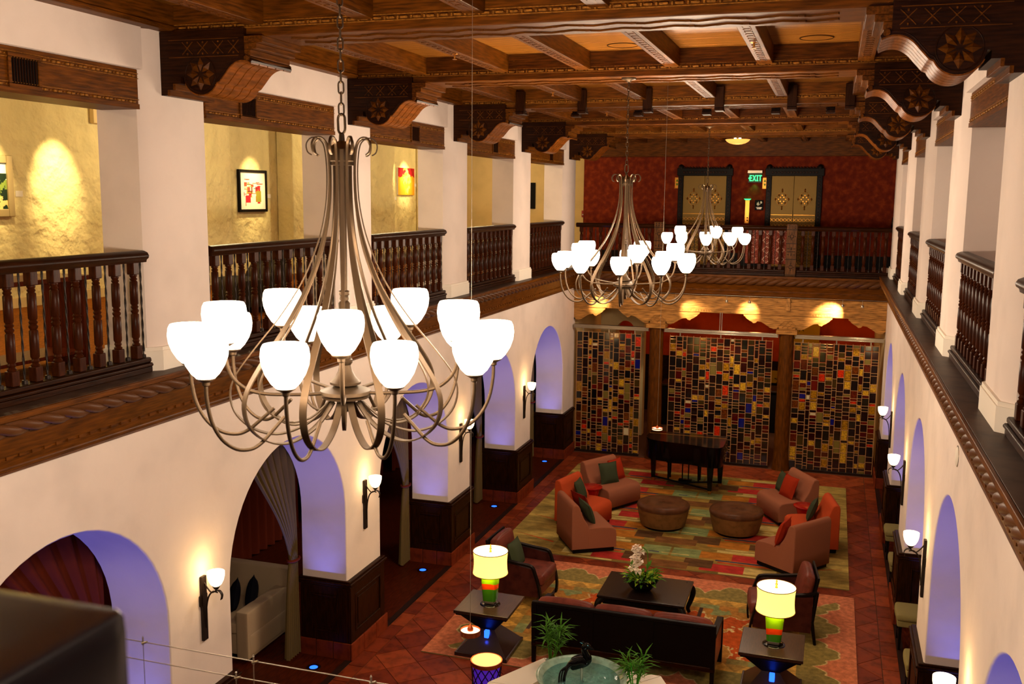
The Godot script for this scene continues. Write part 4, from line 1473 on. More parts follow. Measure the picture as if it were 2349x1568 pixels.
func build_elevators() -> void:
	var z := -24.2
	var wall := structure("wall_far", "mottled red-brown plaster wall behind the far gallery")
	part(wall, "plaster", Mb.new().mm(Vector3(XL - 0.62, 4.0, z - 0.4), Vector3(XR + 0.62, 7.2, z)), M.plaster_red)
	part(wall, "dark_frieze", Mb.new().mm(Vector3(XL - 0.6, 6.62, z), Vector3(XR + 0.6, 7.1, z + 0.1), 0.01), M.beam_wood_x)
	part(wall, "skirting", Mb.new().mm(Vector3(XL - 0.6, 4.05, z), Vector3(XR + 0.6, 4.35, z + 0.03), 0.005), M.black_wood)
	var brass := textured("door_bronze", rgb(116, 98, 62), 0.48, null, Vector3.ONE)
	brass.metallic = 0.55
	var k := 0
	for xc in [-3.015, -0.955]:
		var d := structure("door", "%s lift with bronze double doors and ornaments in a carved black frame" % ["left", "right"][k])
		d.position = Vector3(xc, 4.05, z)
		for sx in [-0.255, 0.255]:
			var lf := part(d, "door_leaf", Mb.new().box(Vector3(0, 1.06, 0.02), Vector3(0.505, 2.12, 0.04), 0.004), brass, Vector3(sx, 0, 0))
			# pierced rosette: a ring of petals
			var orn := Mb.new()
			for i in 8:
				var a := TAU * i / 8
				var r := 0.145 if i % 2 == 0 else 0.1
				orn.lathe([Vector2(0.0, 0.03), Vector2(0.022, 0.012), Vector2(0.0, -0.035)], 6, Vector3(cos(a) * r, 1.58 + sin(a) * r * 1.25, 0.045))
				orn.box(Vector3(cos(a) * r * 0.55, 1.58 + sin(a) * r * 0.65, 0.043), Vector3(0.03, 0.03, 0.01), 0.004, Transform3D.IDENTITY)
			for i in 4:
				var a := TAU * i / 4
				orn.lathe([Vector2(0.0, 0.04), Vector2(0.02, 0.0), Vector2(0.0, -0.04)], 6, Vector3(cos(a) * 0.15, 1.58 + sin(a) * 0.22, 0.045))
			var ring := []
			for i in 24:
				ring.append(Vector3(cos(TAU * i / 24) * 0.13, 1.58 + sin(TAU * i / 24) * 0.16, 0.042))
			orn.tube(ring, 0.005, 5, true)
			part(lf, "ornament", orn, M.brass)
			var gr := Mb.new()
			for i in 6:
				for j in 9:
					for sg in [-1.0, 1.0]:
						gr.box(Vector3.ZERO, Vector3(0.1, 0.007, 0.008), 0.0, Transform3D(Basis(Vector3.BACK, PI / 4 * sg), Vector3(-0.21 + i * 0.084, 0.10 + j * 0.125, 0.043)))
			for y in [0.04, 0.92, 1.22]:
				gr.box(Vector3(0, y, 0.044), Vector3(0.49, 0.014, 0.012), 0.003)
			part(lf, "lower_grille", gr, M.brass)
		var fr := part(d, "frame", Mb.new().mm(Vector3(-0.63, 0, 0), Vector3(-0.51, 2.3, 0.09), 0.01).mm(Vector3(0.51, 0, 0), Vector3(0.63, 2.3, 0.09), 0.01).mm(Vector3(-0.66, 2.12, 0), Vector3(0.66, 2.3, 0.1), 0.01), M.black_wood)
		var cv := Mb.new()
		for i in 26:
			for sx in [-0.57, 0.57]:
				cv.box(Vector3(sx, 0.06 + i * 0.08, 0.092), Vector3(0.05, 0.045, 0.02), 0.008)
		for i in 15:
			cv.box(Vector3(-0.49 + i * 0.07, 2.2, 0.104), Vector3(0.045, 0.05, 0.02), 0.008)
			cv.box(Vector3(-0.49 + i * 0.07, 2.315, 0.05), Vector3(0.04, 0.03, 0.08), 0.008)
		part(fr, "carving", cv, M.dark_wood_y)
		for sx in [-0.57, 0.57]:
			part(fr, "finial", Mb.new().lathe([Vector2(0.06, 2.28), Vector2(0.07, 2.33), Vector2(0.05, 2.37), Vector2(0.0, 2.39)], 12, Vector3(sx, 0, 0.05)), M.black_wood)
		k += 1
	# hall lanterns by the lifts
	for q in [[-3.68, "left of the left lift doors"], [-1.62, "left of the right lift doors"]]:
		var l := thing("lift_indicator", "small brass lift indicator plate with arrows, " + q[1], "indicator", Vector3(q[0], 5.88, z), 0.0, "lift indicators")
		part(l, "plate", Mb.new().box(Vector3(0, 0.125, 0.012), Vector3(0.11, 0.25, 0.024), 0.004), M.brass)
		part(l, "sill", Mb.new().box(Vector3(0, -0.005, 0.03), Vector3(0.12, 0.012, 0.06), 0.003), M.brass)
		for sd in [-1.0, 1.0]:
			var ar := PackedVector2Array([Vector2(-0.03, 0.02 * sd), Vector2(0.03, 0.02 * sd), Vector2(0, 0.085 * sd)])
			part(l, "arrow", Mb.new().prism(ar, Vector3(0, 0.13, 0.024), Vector3(1, 0, 0), Vector3(0, 1, 0), Vector3(0, 0, 1), 0.006), M.glass_dark_green)
	# exit sign
	var ex := thing("exit_sign", "green lit EXIT sign with a left arrow under a metal housing", "sign", Vector3(-1.85, 6.01, z), 0.0)
	part(ex, "housing", Mb.new().box(Vector3(0, 0.255, 0.06), Vector3(0.34, 0.07, 0.1), 0.006), M.steel)
	part(ex, "plate", Mb.new().box(Vector3(0, 0.11, 0.05), Vector3(0.31, 0.215, 0.012), 0.003), mat("exit_plate", rgb(40, 60, 48), 0.15))
	var tm := TextMesh.new()
	var sf := SystemFont.new()
	sf.font_names = PackedStringArray(["Droid Sans"])
	sf.font_weight = 700
	tm.font = sf
	tm.text = "EXIT"
	tm.font_size = 64
	tm.pixel_size = 0.0024
	tm.depth = 0.006
	var te := part(ex, "lettering", tm, M.exit_green, Vector3(0.012, 0.105, 0.06))
	te.scale = Vector3(0.9, 1.25, 1.0)
	var ch := Mb.new()
	for sg in [-1.0, 1.0]:
		ch.box(Vector3.ZERO, Vector3(0.05, 0.012, 0.006), 0.0, Transform3D(Basis(Vector3.BACK, 0.7 * sg), Vector3(-0.128, 0.105 + 0.015 * sg, 0.06)))
	part(ex, "arrow", ch, M.exit_green)
	spot(ex, Vector3(0, -0.01, 0.09), Vector3(0, -0.3, -0.02), 0.07, Color(0.2, 1.0, 0.45), 50.0)
	# call panel, plaque, telephone, ceiling dome
	var cp := thing("call_panel", "tall brass lift call panel with two buttons, glowing green on top", "panel", Vector3(-2.0, 5.06, z), 0.0)
	part(cp, "plate", Mb.new().box(Vector3(0, 0.27, 0.02), Vector3(0.1, 0.54, 0.04), 0.004), M.brass)
	part(cp, "lit_cap", Mb.new().frustum(Vector3(0, 0.545, 0.03), Vector2(0.1, 0.06), Vector2(0.16, 0.09), 0.03), M.exit_green)
	for y in [0.07, 0.13]:
		part(cp, "button", Mb.new().lathe([Vector2(0.0, 0.012), Vector2(0.016, 0.01), Vector2(0.018, 0.0)], 12), M.black, Vector3(0.012, y, 0.04), Vector3(PI / 2, 0, 0))
	var pq := thing("plaque", "square black plaque with white fire-and-stairs pictogram", "sign", Vector3(-1.73, 5.37, z), 0.0)
	part(pq, "plate", Mb.new().box(Vector3(0, 0.12, 0.006), Vector3(0.2, 0.24, 0.012), 0.002), M.black)
	var pic := Mb.new()
	pic.prism(PackedVector2Array([Vector2(-0.06, 0.13), Vector2(-0.045, 0.19), Vector2(-0.03, 0.16), Vector2(-0.02, 0.21), Vector2(-0.005, 0.165), Vector2(0.0, 0.13), Vector2(-0.03, 0.115)]), Vector3(0, 0, 0.012), Vector3(1, 0, 0), Vector3(0, 1, 0), Vector3(0, 0, 1), 0.003)
	pic.prism(PackedVector2Array([Vector2(0.02, 0.19), Vector2(0.035, 0.215), Vector2(0.055, 0.205), Vector2(0.07, 0.18), Vector2(0.05, 0.155), Vector2(0.03, 0.16)]), Vector3(0, 0, 0.012), Vector3(1, 0, 0), Vector3(0, 1, 0), Vector3(0, 0, 1), 0.003)
	for i in 4:
		pic.mm(Vector3(-0.04 + i * 0.018, 0.1 + i * 0.014, 0.012), Vector3(-0.02 + i * 0.018, 0.108 + i * 0.014, 0.015))
	part(pq, "pictogram", pic, M.white_paint)
	var lines := Mb.new()
	for i in 3:
		lines.mm(Vector3(-0.07 + i * 0.01, 0.065 - i * 0.018, 0.012), Vector3(0.07 - i * 0.01, 0.07 - i * 0.018, 0.014))
	part(pq, "small_print", lines, M.steel)
	var ph := thing("wall_telephone", "black wall telephone at the right end of the red wall", "telephone", Vector3(1.3, 5.1, z), 0.0)
	part(ph, "base", Mb.new().box(Vector3(0, 0.0, 0.03), Vector3(0.1, 0.22, 0.06), 0.01), M.black_gloss)
	var hs := Mb.new().tube(smooth_path([Vector3(-0.05, 0.14, 0.08), Vector3(-0.06, 0.06, 0.11), Vector3(-0.06, -0.06, 0.11), Vector3(-0.05, -0.14, 0.08)], 4), 0.025, 10)
	part(ph, "handset", hs, M.black_gloss)
	var cord := []
	for i in 60:
		cord.append(Vector3(-0.04 + cos(i * 1.2) * 0.012, -0.12 - i * 0.007, 0.06 + sin(i * 1.2) * 0.012))
	part(ph, "coiled_cord", Mb.new().tube(cord, 0.004, 5), M.black)
	var dm := thing("ceiling_lamp", "shallow amber glass dome lamp under the far gallery ceiling", "lamp", Vector3(-2.12, 6.8, -22.4), 0.0)
	part(dm, "glass_dome", Mb.new().lathe([Vector2(0.0, 0.0), Vector2(0.09, 0.008), Vector2(0.17, 0.03), Vector2(0.23, 0.065), Vector2(0.265, 0.105), Vector2(0.26, 0.112), Vector2(0.22, 0.075), Vector2(0.16, 0.04), Vector2(0.08, 0.018), Vector2(0.0, 0.01)], 32), M.dome_glass)
	part(dm, "finial", Mb.new().lathe([Vector2(0.0, -0.02), Vector2(0.012, -0.012), Vector2(0.016, 0.0)], 12), M.bronze)
	part(dm, "stem", Mb.new().lathe([Vector2(0.012, 0.0), Vector2(0.012, 0.3), Vector2(0.06, 0.32), Vector2(0.07, 0.34)], 12), M.bronze)
	for sx in [-0.05, 0.05]:
		part(dm, "bulb", Mb.new().lathe([Vector2(0.0, -0.03), Vector2(0.022, -0.015), Vector2(0.026, 0.01), Vector2(0.012, 0.04), Vector2(0.0, 0.045)], 12), M.lamp_white, Vector3(sx, 0.13, 0.03))
		omni(dm, Vector3(sx, 0.13, 0.03), 0.14, Color(1.0, 0.8, 0.55), 0.03)
	# a woven hanging behind the balusters
	var tp := thing("woven_hanging", "red and cream woven textile hanging on the far railing left of the right newel post", "textile", Vector3(-1.33, 4.3, ZF - 0.14), 0.0)
	var im := Image.create(96, 96, false, Image.FORMAT_RGB8)
	im.fill(rgb(120, 52, 40))
	for y in 96:
		for x in 96:
			var u := (x % 32) - 16
			var v := (y % 24) - 12
			if (absi(absi(u) + absi(v) - 9) < 2 and (x / 2 + y / 2) % 3 != 0) or (absi(u * v) % 11 == 3 and rng.randf() < 0.75):
				im.set_pixel(x, y, rgb(206, 176, 152))
	var tmx := mat("woven_cloth", Color.WHITE, 0.95)
	tmx.albedo_texture = ImageTexture.create_from_image(im)
	var f := func(a: float, c: float) -> Vector3:
		return Vector3(-0.42 + a * 0.84, 0.78 - c * 0.78, 0.012 * sin(a * 19.0))
	part(tp, "cloth", Mb.new().sheet(f, 40, 6), tmx)
	var f2 := func(a: float, c: float) -> Vector3:
		return Vector3(-0.42 + a * 0.84, 0.78 - c * 0.78, 0.012 * sin(a * 19.0) - 0.006)
	part(tp, "cloth_back", Mb.new().sheet(f2, 40, 2, true), tmx)
	omni(self, Vector3(-2.15, 6.5, -22.9), 0.12, Color(1.0, 0.75, 0.5), 0.1)  # added fill for the red lift wall, no fitting there


# the bar room seen through the glass screens
func build_back_room() -> void:
	var w := structure("wall_bar", "orange painted rear wall of the room behind the glass screens")
	part(w, "plaster", Mb.new().mm(Vector3(XL - 0.6, 0, -26.3), Vector3(XR + 0.6, 3.66, -26.0)), M.plaster_orange)
	part(w, "dark_panelling", Mb.new().mm(Vector3(XL - 0.6, 0, -26.0), Vector3(XR + 0.6, 1.5, -25.95), 0.01), M.dark_wood_x)
	var sidew := Mb.new()
	for s in ["left", "right"]:
		sidew.mm(side_xf(s) * Vector3(0.0, 0, -26.0), side_xf(s) * Vector3(0.2, 3.66, -21.14))
	part(w, "side_wall", sidew, M.plaster_cream)
	var p := structure("wall_screen", "cream wall with a small round arch behind the left glass screen")
	var poly := PackedVector2Array([Vector2(-5.2, 0.0), Vector2(-4.85, 0.0), Vector2(-4.85, 2.4)])
	for i in 13:
		var a := PI - PI * i / 12.0
		poly.append(Vector2(-4.6 + cos(a) * 0.25, 2.4 + sin(a) * 0.35))
	poly.append_array(PackedVector2Array([Vector2(-4.35, 0.0), Vector2(-4.15, 0.0), Vector2(-4.15, 3.6), Vector2(-5.2, 3.6)]))
	part(p, "plaster", Mb.new().prism(poly, Vector3(0, 0, -23.2), Vector3(1, 0, 0), Vector3(0, 1, 0), Vector3(0, 0, 1), 0.25), M.plaster_cream)
	# painted yellow panels with dancing figures
	var k := 0
	for q in [[-0.62, 1.95, 0.8, 1.15], [-0.95, 0.95, 1.1, 0.32]]:
		var a := thing("painted_panel", ["yellow panel painted with small dark dancing figures behind the right screen", "long yellow painted panel low on the wall behind the right post"][k], "painting", Vector3(q[0], q[1], -25.9), 0.0)
		part(a, "board", Mb.new().box(Vector3(0, q[3] * 0.5, 0), Vector3(q[2], q[3], 0.05), 0.004), mat("panel_yellow_%d" % k, rgb(196, 166, 44), 0.5))
		var fg := Mb.new()
		for i in 4:
			var cx := -0.25 + 0.2 * i
			var cy: float = q[3] * (0.25 + 0.18 * i)
			fg.tube([Vector3(cx, cy - 0.06, 0.03), Vector3(cx + 0.02, cy, 0.03), Vector3(cx, cy + 0.06, 0.03)], 0.014, 5)
			fg.tube([Vector3(cx - 0.07, cy + 0.05, 0.03), Vector3(cx, cy + 0.02, 0.03), Vector3(cx + 0.08, cy + 0.06, 0.03)], 0.01, 5)
			fg.tube([Vector3(cx - 0.05, cy - 0.12, 0.03), Vector3(cx, cy - 0.05, 0.03), Vector3(cx + 0.06, cy - 0.11, 0.03)], 0.01, 5)
		part(a, "figures", fg, M.black)
		k += 1
	var bar := thing("bar_counter", "long dark bar counter behind the glass screens", "counter", Vector3(-2.2, 0, -24.6), 0.0)
	part(bar, "body", Mb.new().box(Vector3(0, 0.5, 0), Vector3(3.4, 1.0, 0.6), 0.01), M.black_wood)
	part(bar, "top", Mb.new().box(Vector3(0, 1.03, 0.03), Vector3(3.5, 0.05, 0.75), 0.012), M.table_wood)
	var pl := thing("leafy_plant", "spot-lit leafy green plant standing on the bar behind the middle screen", "plant", Vector3(-2.35, 1.055, -24.5), 0.0)
	part(pl, "pot", Mb.new().lathe([Vector2(0.0, 0.0), Vector2(0.1, 0.0), Vector2(0.14, 0.2), Vector2(0.12, 0.2), Vector2(0.0, 0.18)], 16), M.black_gloss)
	var lf := Mb.new()
	for i in 60:
		var d := Vector3(rng.randf_range(-1, 1), rng.randf_range(0.1, 1.2), rng.randf_range(-0.5, 1)).normalized()
		leaf(lf, Vector3(0, 0.2, 0) + d * rng.randf_range(0.05, 0.35), d, 0.16, 0.045)
	tag(part(pl, "leaves", lf, M.leaf), "", "", "", "stuff")
	spot(self, Vector3(-2.3, 3.3, -23.3), Vector3(-2.35, 1.4, -24.5), 1.2, WARM, 22.0)
	for q in [Vector3(-3.8, 3.2, -24.6), Vector3(0.0, 3.2, -24.6), Vector3(-1.6, 3.2, -23.0)]:
		omni(self, q, 0.2, Color(1.0, 0.7, 0.4), 0.1)
	# track lights on a cable in front of the lintel
	var cb := thing("light_cable", "thin steel cable carrying small spotlights before the carved lintel", "cable", Vector3(XC, 3.66, -20.62), 0.0)
	part(cb, "wire", Mb.new().tube([Vector3(-3.2, 0, 0), Vector3(3.2, 0, 0)], 0.005, 6), M.steel)
	var n := 0
	for q in [[-4.85, Vector3(-4.6, 2.4, -22.95)], [-3.09, Vector3(-2.78, 3.22, -21.02)], [-2.04, Vector3(-2.0, 1.2, -21.0)], [-1.58, Vector3(-1.62, 3.3, -21.02)], [0.23, Vector3(0.02, 3.33, -21.02)], [0.6, Vector3(0.55, 0.6, -21.0)]]:
		var s := thing("spotlight", "small round spotlight hanging from the steel cable, %s of six from the left" % ["first", "second", "third", "fourth", "fifth", "sixth"][n], "spotlight", Vector3(q[0], 3.54, -20.62), 0.0, "spotlights on the cable")
		part(s, "stem", Mb.new().tube([Vector3(0, 0.12, 0), Vector3(0, 0.02, 0)], 0.004, 6), M.steel)
		part(s, "head", Mb.new().lathe([Vector2(0.0, 0.03), Vector2(0.022, 0.025), Vector2(0.032, 0.0), Vector2(0.03, -0.025), Vector2(0.0, -0.02)], 16), M.steel)
		spot(self, Vector3(q[0], 3.5, -20.62), q[1], [1.8, 2.0, 1.8, 2.0, 7.0, 1.6][n], Color(1.0, 0.90, 0.74), 32.0, 1.0, 0.02)
		n += 1


# one leaf: a folded, slightly bent blade
func leaf(b: Mb, at: Vector3, dir: Vector3, length: float, width: float) -> void:
	var side := dir.cross(Vector3.UP)
	side = side.normalized() if side.length() > 0.01 else Vector3.RIGHT
	var up := side.cross(dir).normalized()
	var p0 := at
	var p1 := at + dir * length * 0.45 + up * length * 0.06
	var p2 := at + dir * length - up * length * 0.12
	var l := p1 + side * width * 0.5 + up * width * 0.18
	var r := p1 - side * width * 0.5 + up * width * 0.18
	for q in [[p0, l, p1], [l, p2, p1], [p0, p1, r], [p1, p2, r]]:
		var m: Vector3 = (q[1] - q[0]).cross(q[2] - q[0]).normalized()
		b.tri(q[0], q[1], q[2], m, m, m)


func build_curtains() -> void:
	var t := side_xf("left")
	var names := ["nearest", "second", "third", "fourth", "farthest"]
	for k in range(0, 5):
		# hangs behind the arch and is tied back to its far pier
		var zj := PIER0 - STEP * k + PIER_H          # near face of the far pier
		var span := 2.1 if k == 0 else 1.35
		var c := thing("drape", "%s curtain tied back to the far pier of the %s left arch" % ["brown" if k == 0 else "olive", names[k]], "curtain", Vector3(XL, 0, zj), 0.0, "tied-back curtains")
		var fold := func(a: float, b: float) -> Vector3:
			# a runs across the cloth from the pier, b from the top to the tie
			var e := b * b * (3.0 - 2.0 * b)
			var w := lerpf(span, 0.17, pow(b, 0.62) * 0.35 + e * 0.65)
			var y := lerpf(3.2, 1.24, b)
			var pl := sin(a * TAU * 7.0)
			return Vector3(-0.66 - 0.045 * pl * (1.0 - 0.5 * b), y + 0.12 * sin(a * PI) * b * (1.0 - b) * -2.0, 0.03 + a * w)
		var cloth: Material = M.curtain_brown if k == 0 else M.curtain_olive
		part(c, "swag", Mb.new().sheet(fold, 84, 20), cloth)
		var tail := func(a: float, b: float) -> Vector3:
			var w := lerpf(0.17, 0.3, pow(b, 0.6))
			return Vector3(-0.66 - 0.045 * sin(a * TAU * 6.0) * (0.6 + 0.5 * b), lerpf(1.24, 0.03, b), 0.03 + a * w)
		part(c, "tail", Mb.new().sheet(tail, 60, 8), cloth)
		var band := []
		for i in 17:
			var a := TAU * i / 16.0
			band.append(Vector3(-0.66 + sin(a) * 0.06, 1.24, 0.115 + cos(a) * 0.1))
		part(c, "tie_band", Mb.new().tube(band, 0.018, 8), M.curtain_brown)
	for k in range(-1, 5):
		var z0 := PIER0 - STEP * k - 0.2
		var f := func(a: float, b: float) -> Vector3:
			return Vector3(XL - 3.0 - 0.05 * sin(a * TAU * 13.0), 3.4 - b * 3.36, z0 + a * 2.9)
		single("curtain", Mb.new().sheet(f, 130, 3), M.curtain_brown, "brown pleated curtain on the rear of the left arcade, seen through the %s arch" % (["entrance", "nearest", "second", "third", "fourth", "farthest"][k + 1]), "curtain", Vector3.ZERO, 0.0, "brown curtains of the left arcade")


func build_sconces() -> void:
	var proto: Node3D = null
	var names := ["nearest", "second", "third", "fourth"]
	for s in ["left", "right"]:
		for k in 4:
			var at := Vector3(XL if s == "left" else XR, 1.51, -7.385 - STEP * k)
			var label := "black iron wall sconce with white glass bowl on the %s pier of the %s wall" % [names[k], s]
			if proto:
				copy_of(proto, label, at, 0.0 if s == "left" else PI)
				continue
			var c := thing("wall_sconce", label, "sconce", at, 0.0, "iron wall sconces")
			proto = c
			part(c, "back_bar", Mb.new().mm(Vector3(0.0, 0.0, -0.035), Vector3(0.03, 0.62, 0.035), 0.004), M.iron)
			part(c, "wall_plate", Mb.new().mm(Vector3(0.0, 0.34, -0.055), Vector3(0.02, 0.44, 0.055), 0.003), M.iron)
			var arm := Mb.new()
			arm.tube(smooth_path([Vector3(0.035, 0.12, 0), Vector3(0.045, 0.32, 0), Vector3(0.07, 0.43, 0), Vector3(0.12, 0.485, 0), Vector3(0.17, 0.48, 0)], 5), [0.004, 0.004, 0.005, 0.005, 0.006, 0.006, 0.007, 0.007, 0.008, 0.008, 0.008, 0.008, 0.008, 0.008, 0.008, 0.008, 0.008, 0.008, 0.007, 0.006, 0.005], 7)
			arm.tube(smooth_path([Vector3(0.025, 0.56, 0), Vector3(0.06, 0.51, 0), Vector3(0.1, 0.475, 0), Vector3(0.14, 0.49, 0), Vector3(0.155, 0.515, 0)], 4), 0.007, 7)
			part(c, "arm", arm, M.iron)
			var curl := smooth_path([Vector3(0.155, 0.50, 0), Vector3(0.19, 0.50, 0), Vector3(0.215, 0.465, 0), Vector3(0.205, 0.42, 0)], 4)
			part(c, "leaf_curl", Mb.new().strap(curl, Vector3.BACK, 0.03, 0.006), M.iron)
			part(c, "cup", Mb.new().lathe([Vector2(0.0, -0.01), Vector2(0.02, -0.005), Vector2(0.035, 0.02), Vector2(0.03, 0.025)], 14, Vector3(0.155, 0.52, 0)), M.iron)
			part(c, "glass_bowl", Mb.new().lathe([Vector2(0.0, 0.02), Vector2(0.026, 0.022), Vector2(0.05, 0.042), Vector2(0.068, 0.078), Vector2(0.078, 0.12), Vector2(0.08, 0.162), Vector2(0.076, 0.162), Vector2(0.073, 0.12), Vector2(0.063, 0.082), Vector2(0.044, 0.05), Vector2(0.0, 0.028)], 24, Vector3(0.155, 0.52, 0), 0.5), M.sconce_white)
			omni(c, Vector3(0.15, 0.655, 0), 0.07, Color(1.0, 0.8, 0.5), 0.03)


# ---------------------------------------------------------------- rugs

func tint(c: Color, k: float) -> Color:
	c = deep(c, 0.12)
	return Color(c.r * k, c.g * k, c.b * k)


func rug_one() -> Image:
	var w := 540
	var h := 540
	var im := Image.create(w, h, false, Image.FORMAT_RGB8)
	var f := FastNoiseLite.new()
	f.seed = 4
	f.frequency = 0.012
	for y in h:
		for x in w:
			var n := f.get_noise_2d(x * 0.4, y * 2.0)
			var edge := x < 85 or x > w - 85
			var a := rgb(170, 150, 88) if edge else rgb(150, 128, 70)
			im.set_pixel(x, y, tint(a, 0.95 + 0.35 * n))
	var red := rgb(176, 58, 50)
	var ochre := rgb(176, 116, 44)
	var navy := rgb(44, 40, 92)
	var brown := rgb(92, 66, 40)
	var sage := rgb(128, 140, 92)
	var cream := rgb(196, 176, 112)
	var rust := rgb(178, 84, 40)
	# the field: repeating bands across, mirrored about the middle
	for band in 5:
		var y0 := 8 + band * 107
		for m in 2:
			var put := func(x: int, y: int, ww: int, hh: int, c: Color) -> void:
				var xx := x if m == 0 else w - x - ww
				im.fill_rect(Rect2i(xx, y0 + y, ww, hh), c)
			put.call(104, 0, 96, 10, cream)
			put.call(116, 14, 58, 30, red)
			put.call(174, 14, 62, 30, ochre)
			put.call(104, 52, 90, 7, rust)
			put.call(152, 64, 66, 32, red if band % 2 == 0 else ochre)
			put.call(104, 66, 48, 26, cream if band % 2 == 0 else brown)
			put.call(122, 46, 76, 4, navy)
			put.call(200, 52, 44, 34, brown)
			put.call(236, 72, 34, 30, tint(brown, 1.3))
			put.call(224, 10, 44, 40, sage)
			put.call(118, 98, 70, 6, cream)
		im.fill_rect(Rect2i(w / 2 - 34, y0 + 38, 16, 3), navy)
		im.fill_rect(Rect2i(w / 2 - 14, y0 + 38, 44, 3), cream)
	# thin red darts in the side borders
	for m in 2:
		for k in 5:
			for i in 70:
				var x := 10 + i
				var yy := 60 + k * 100 + int(i * 0.35)
				for q in int(1 + i * 0.08):
					if yy + q < h:
						im.set_pixel(x if m == 0 else w - 1 - x, yy + q, rust)
	for y in h:
		for x in w:
			var c := im.get_pixel(x, y)
			var k := 0.97 + 0.2 * f.get_noise_2d(x * 3.0 + 900.0, y * 6.0) + rng.randf_range(-0.05, 0.05)
			im.set_pixel(x, y, tint(c, k))
	return im


func rug_two() -> Image:
	var w := 516
	var h := 352
	var im := Image.create(w, h, false, Image.FORMAT_RGB8)
	var f := FastNoiseLite.new()
	f.seed = 11
	f.frequency = 0.02
	var salmon := rgb(200, 126, 92)
	var olive := rgb(140, 126, 74)
	var gold := rgb(210, 166, 84)
	var gold_d := rgb(168, 134, 70)
	var sage := rgb(132, 138, 92)
	var cream := rgb(206, 184, 132)
	var rust := rgb(184, 88, 40)
	var ochre := rgb(170, 122, 60)
	var dark := rgb(70, 52, 44)
	for y in h:
		for x in w:
			var dx := mini(x, w - 1 - x)
			var dy := mini(y, h - 1 - y)
			var d := mini(dx, dy)
			var along := y if dx < dy else x
			# scalloped cloud edge between the outer border and the olive band
			var ph := fmod(along * 1.0, 78.0) / 78.0
			var sc := 22.0 + 30.0 * absf(ph * 2.0 - 1.0) - 7.0 * absf(sin(ph * PI * 4.0))
			var c: Color
			if d < sc - 2.5:
				c = salmon
			elif d < sc:
				c = cream
			elif d < 70:
				c = olive
			elif d < 90:
				var tri := absf(fmod(along, 30.0) / 15.0 - 1.0)
				c = gold if (d - 70) / 20.0 < tri else gold_d
			elif d < 104:
				c = sage if (along / 26) % 3 == 0 else (ochre if (along / 26) % 3 == 1 else olive)
			else:
				# field: large cloud forms in rust with a cream outline
				var n := f.get_noise_2d(x * 0.5 + 40.0, y * 0.42 + 80.0) + 0.1 * f.get_noise_2d(x * 1.6, y * 1.6)
				if n > 0.1:
					c = rust
				elif n > 0.055:
					c = cream
				elif n > -0.25:
					c = ochre
				else:
					c = sage
				if x % 104 < 5:
					c = dark
			c = tint(c, 0.95 + 0.2 * f.get_noise_2d(x * 5.0, y * 5.0) + rng.randf_range(-0.05, 0.05))
			im.set_pixel(x, y, c)
	return im


func build_rugs() -> void:
	for q in [[rug_one(), Rect2(-4.93, -19.93, 5.41, 5.4), "large patchwork rug of olive, red and ochre bands under the piano and lounge chairs"], [rug_two(), Rect2(-4.62, -14.24, 5.16, 3.54), "scalloped rust, olive and salmon rug under the sofa and coffee table"]]:
		var r: Rect2 = q[1]
		var m := mat("rug_print_%d" % taken.get("rug", 0), Color.WHITE, 0.95)
		m.albedo_texture = ImageTexture.create_from_image(q[0])
		var b := Mb.new()
		b.mm(Vector3(-r.size.x * 0.5, 0, -r.size.y * 0.5), Vector3(r.size.x * 0.5, 0.010, r.size.y * 0.5))
		var o := thing("rug", q[2], "rug", Vector3(r.get_center().x, 0, r.get_center().y))
		part(o, "backing", b, M.fabric_olive)
		var top := Mb.new()
		var f := func(a: float, c: float) -> Vector3:
			return Vector3((a - 0.5) * r.size.x, 0.013, (c - 0.5) * r.size.y)
		top.sheet(f, 2, 2, true, true)
		part(o, "pile", top, m)


# ---------------------------------------------------------------- seating

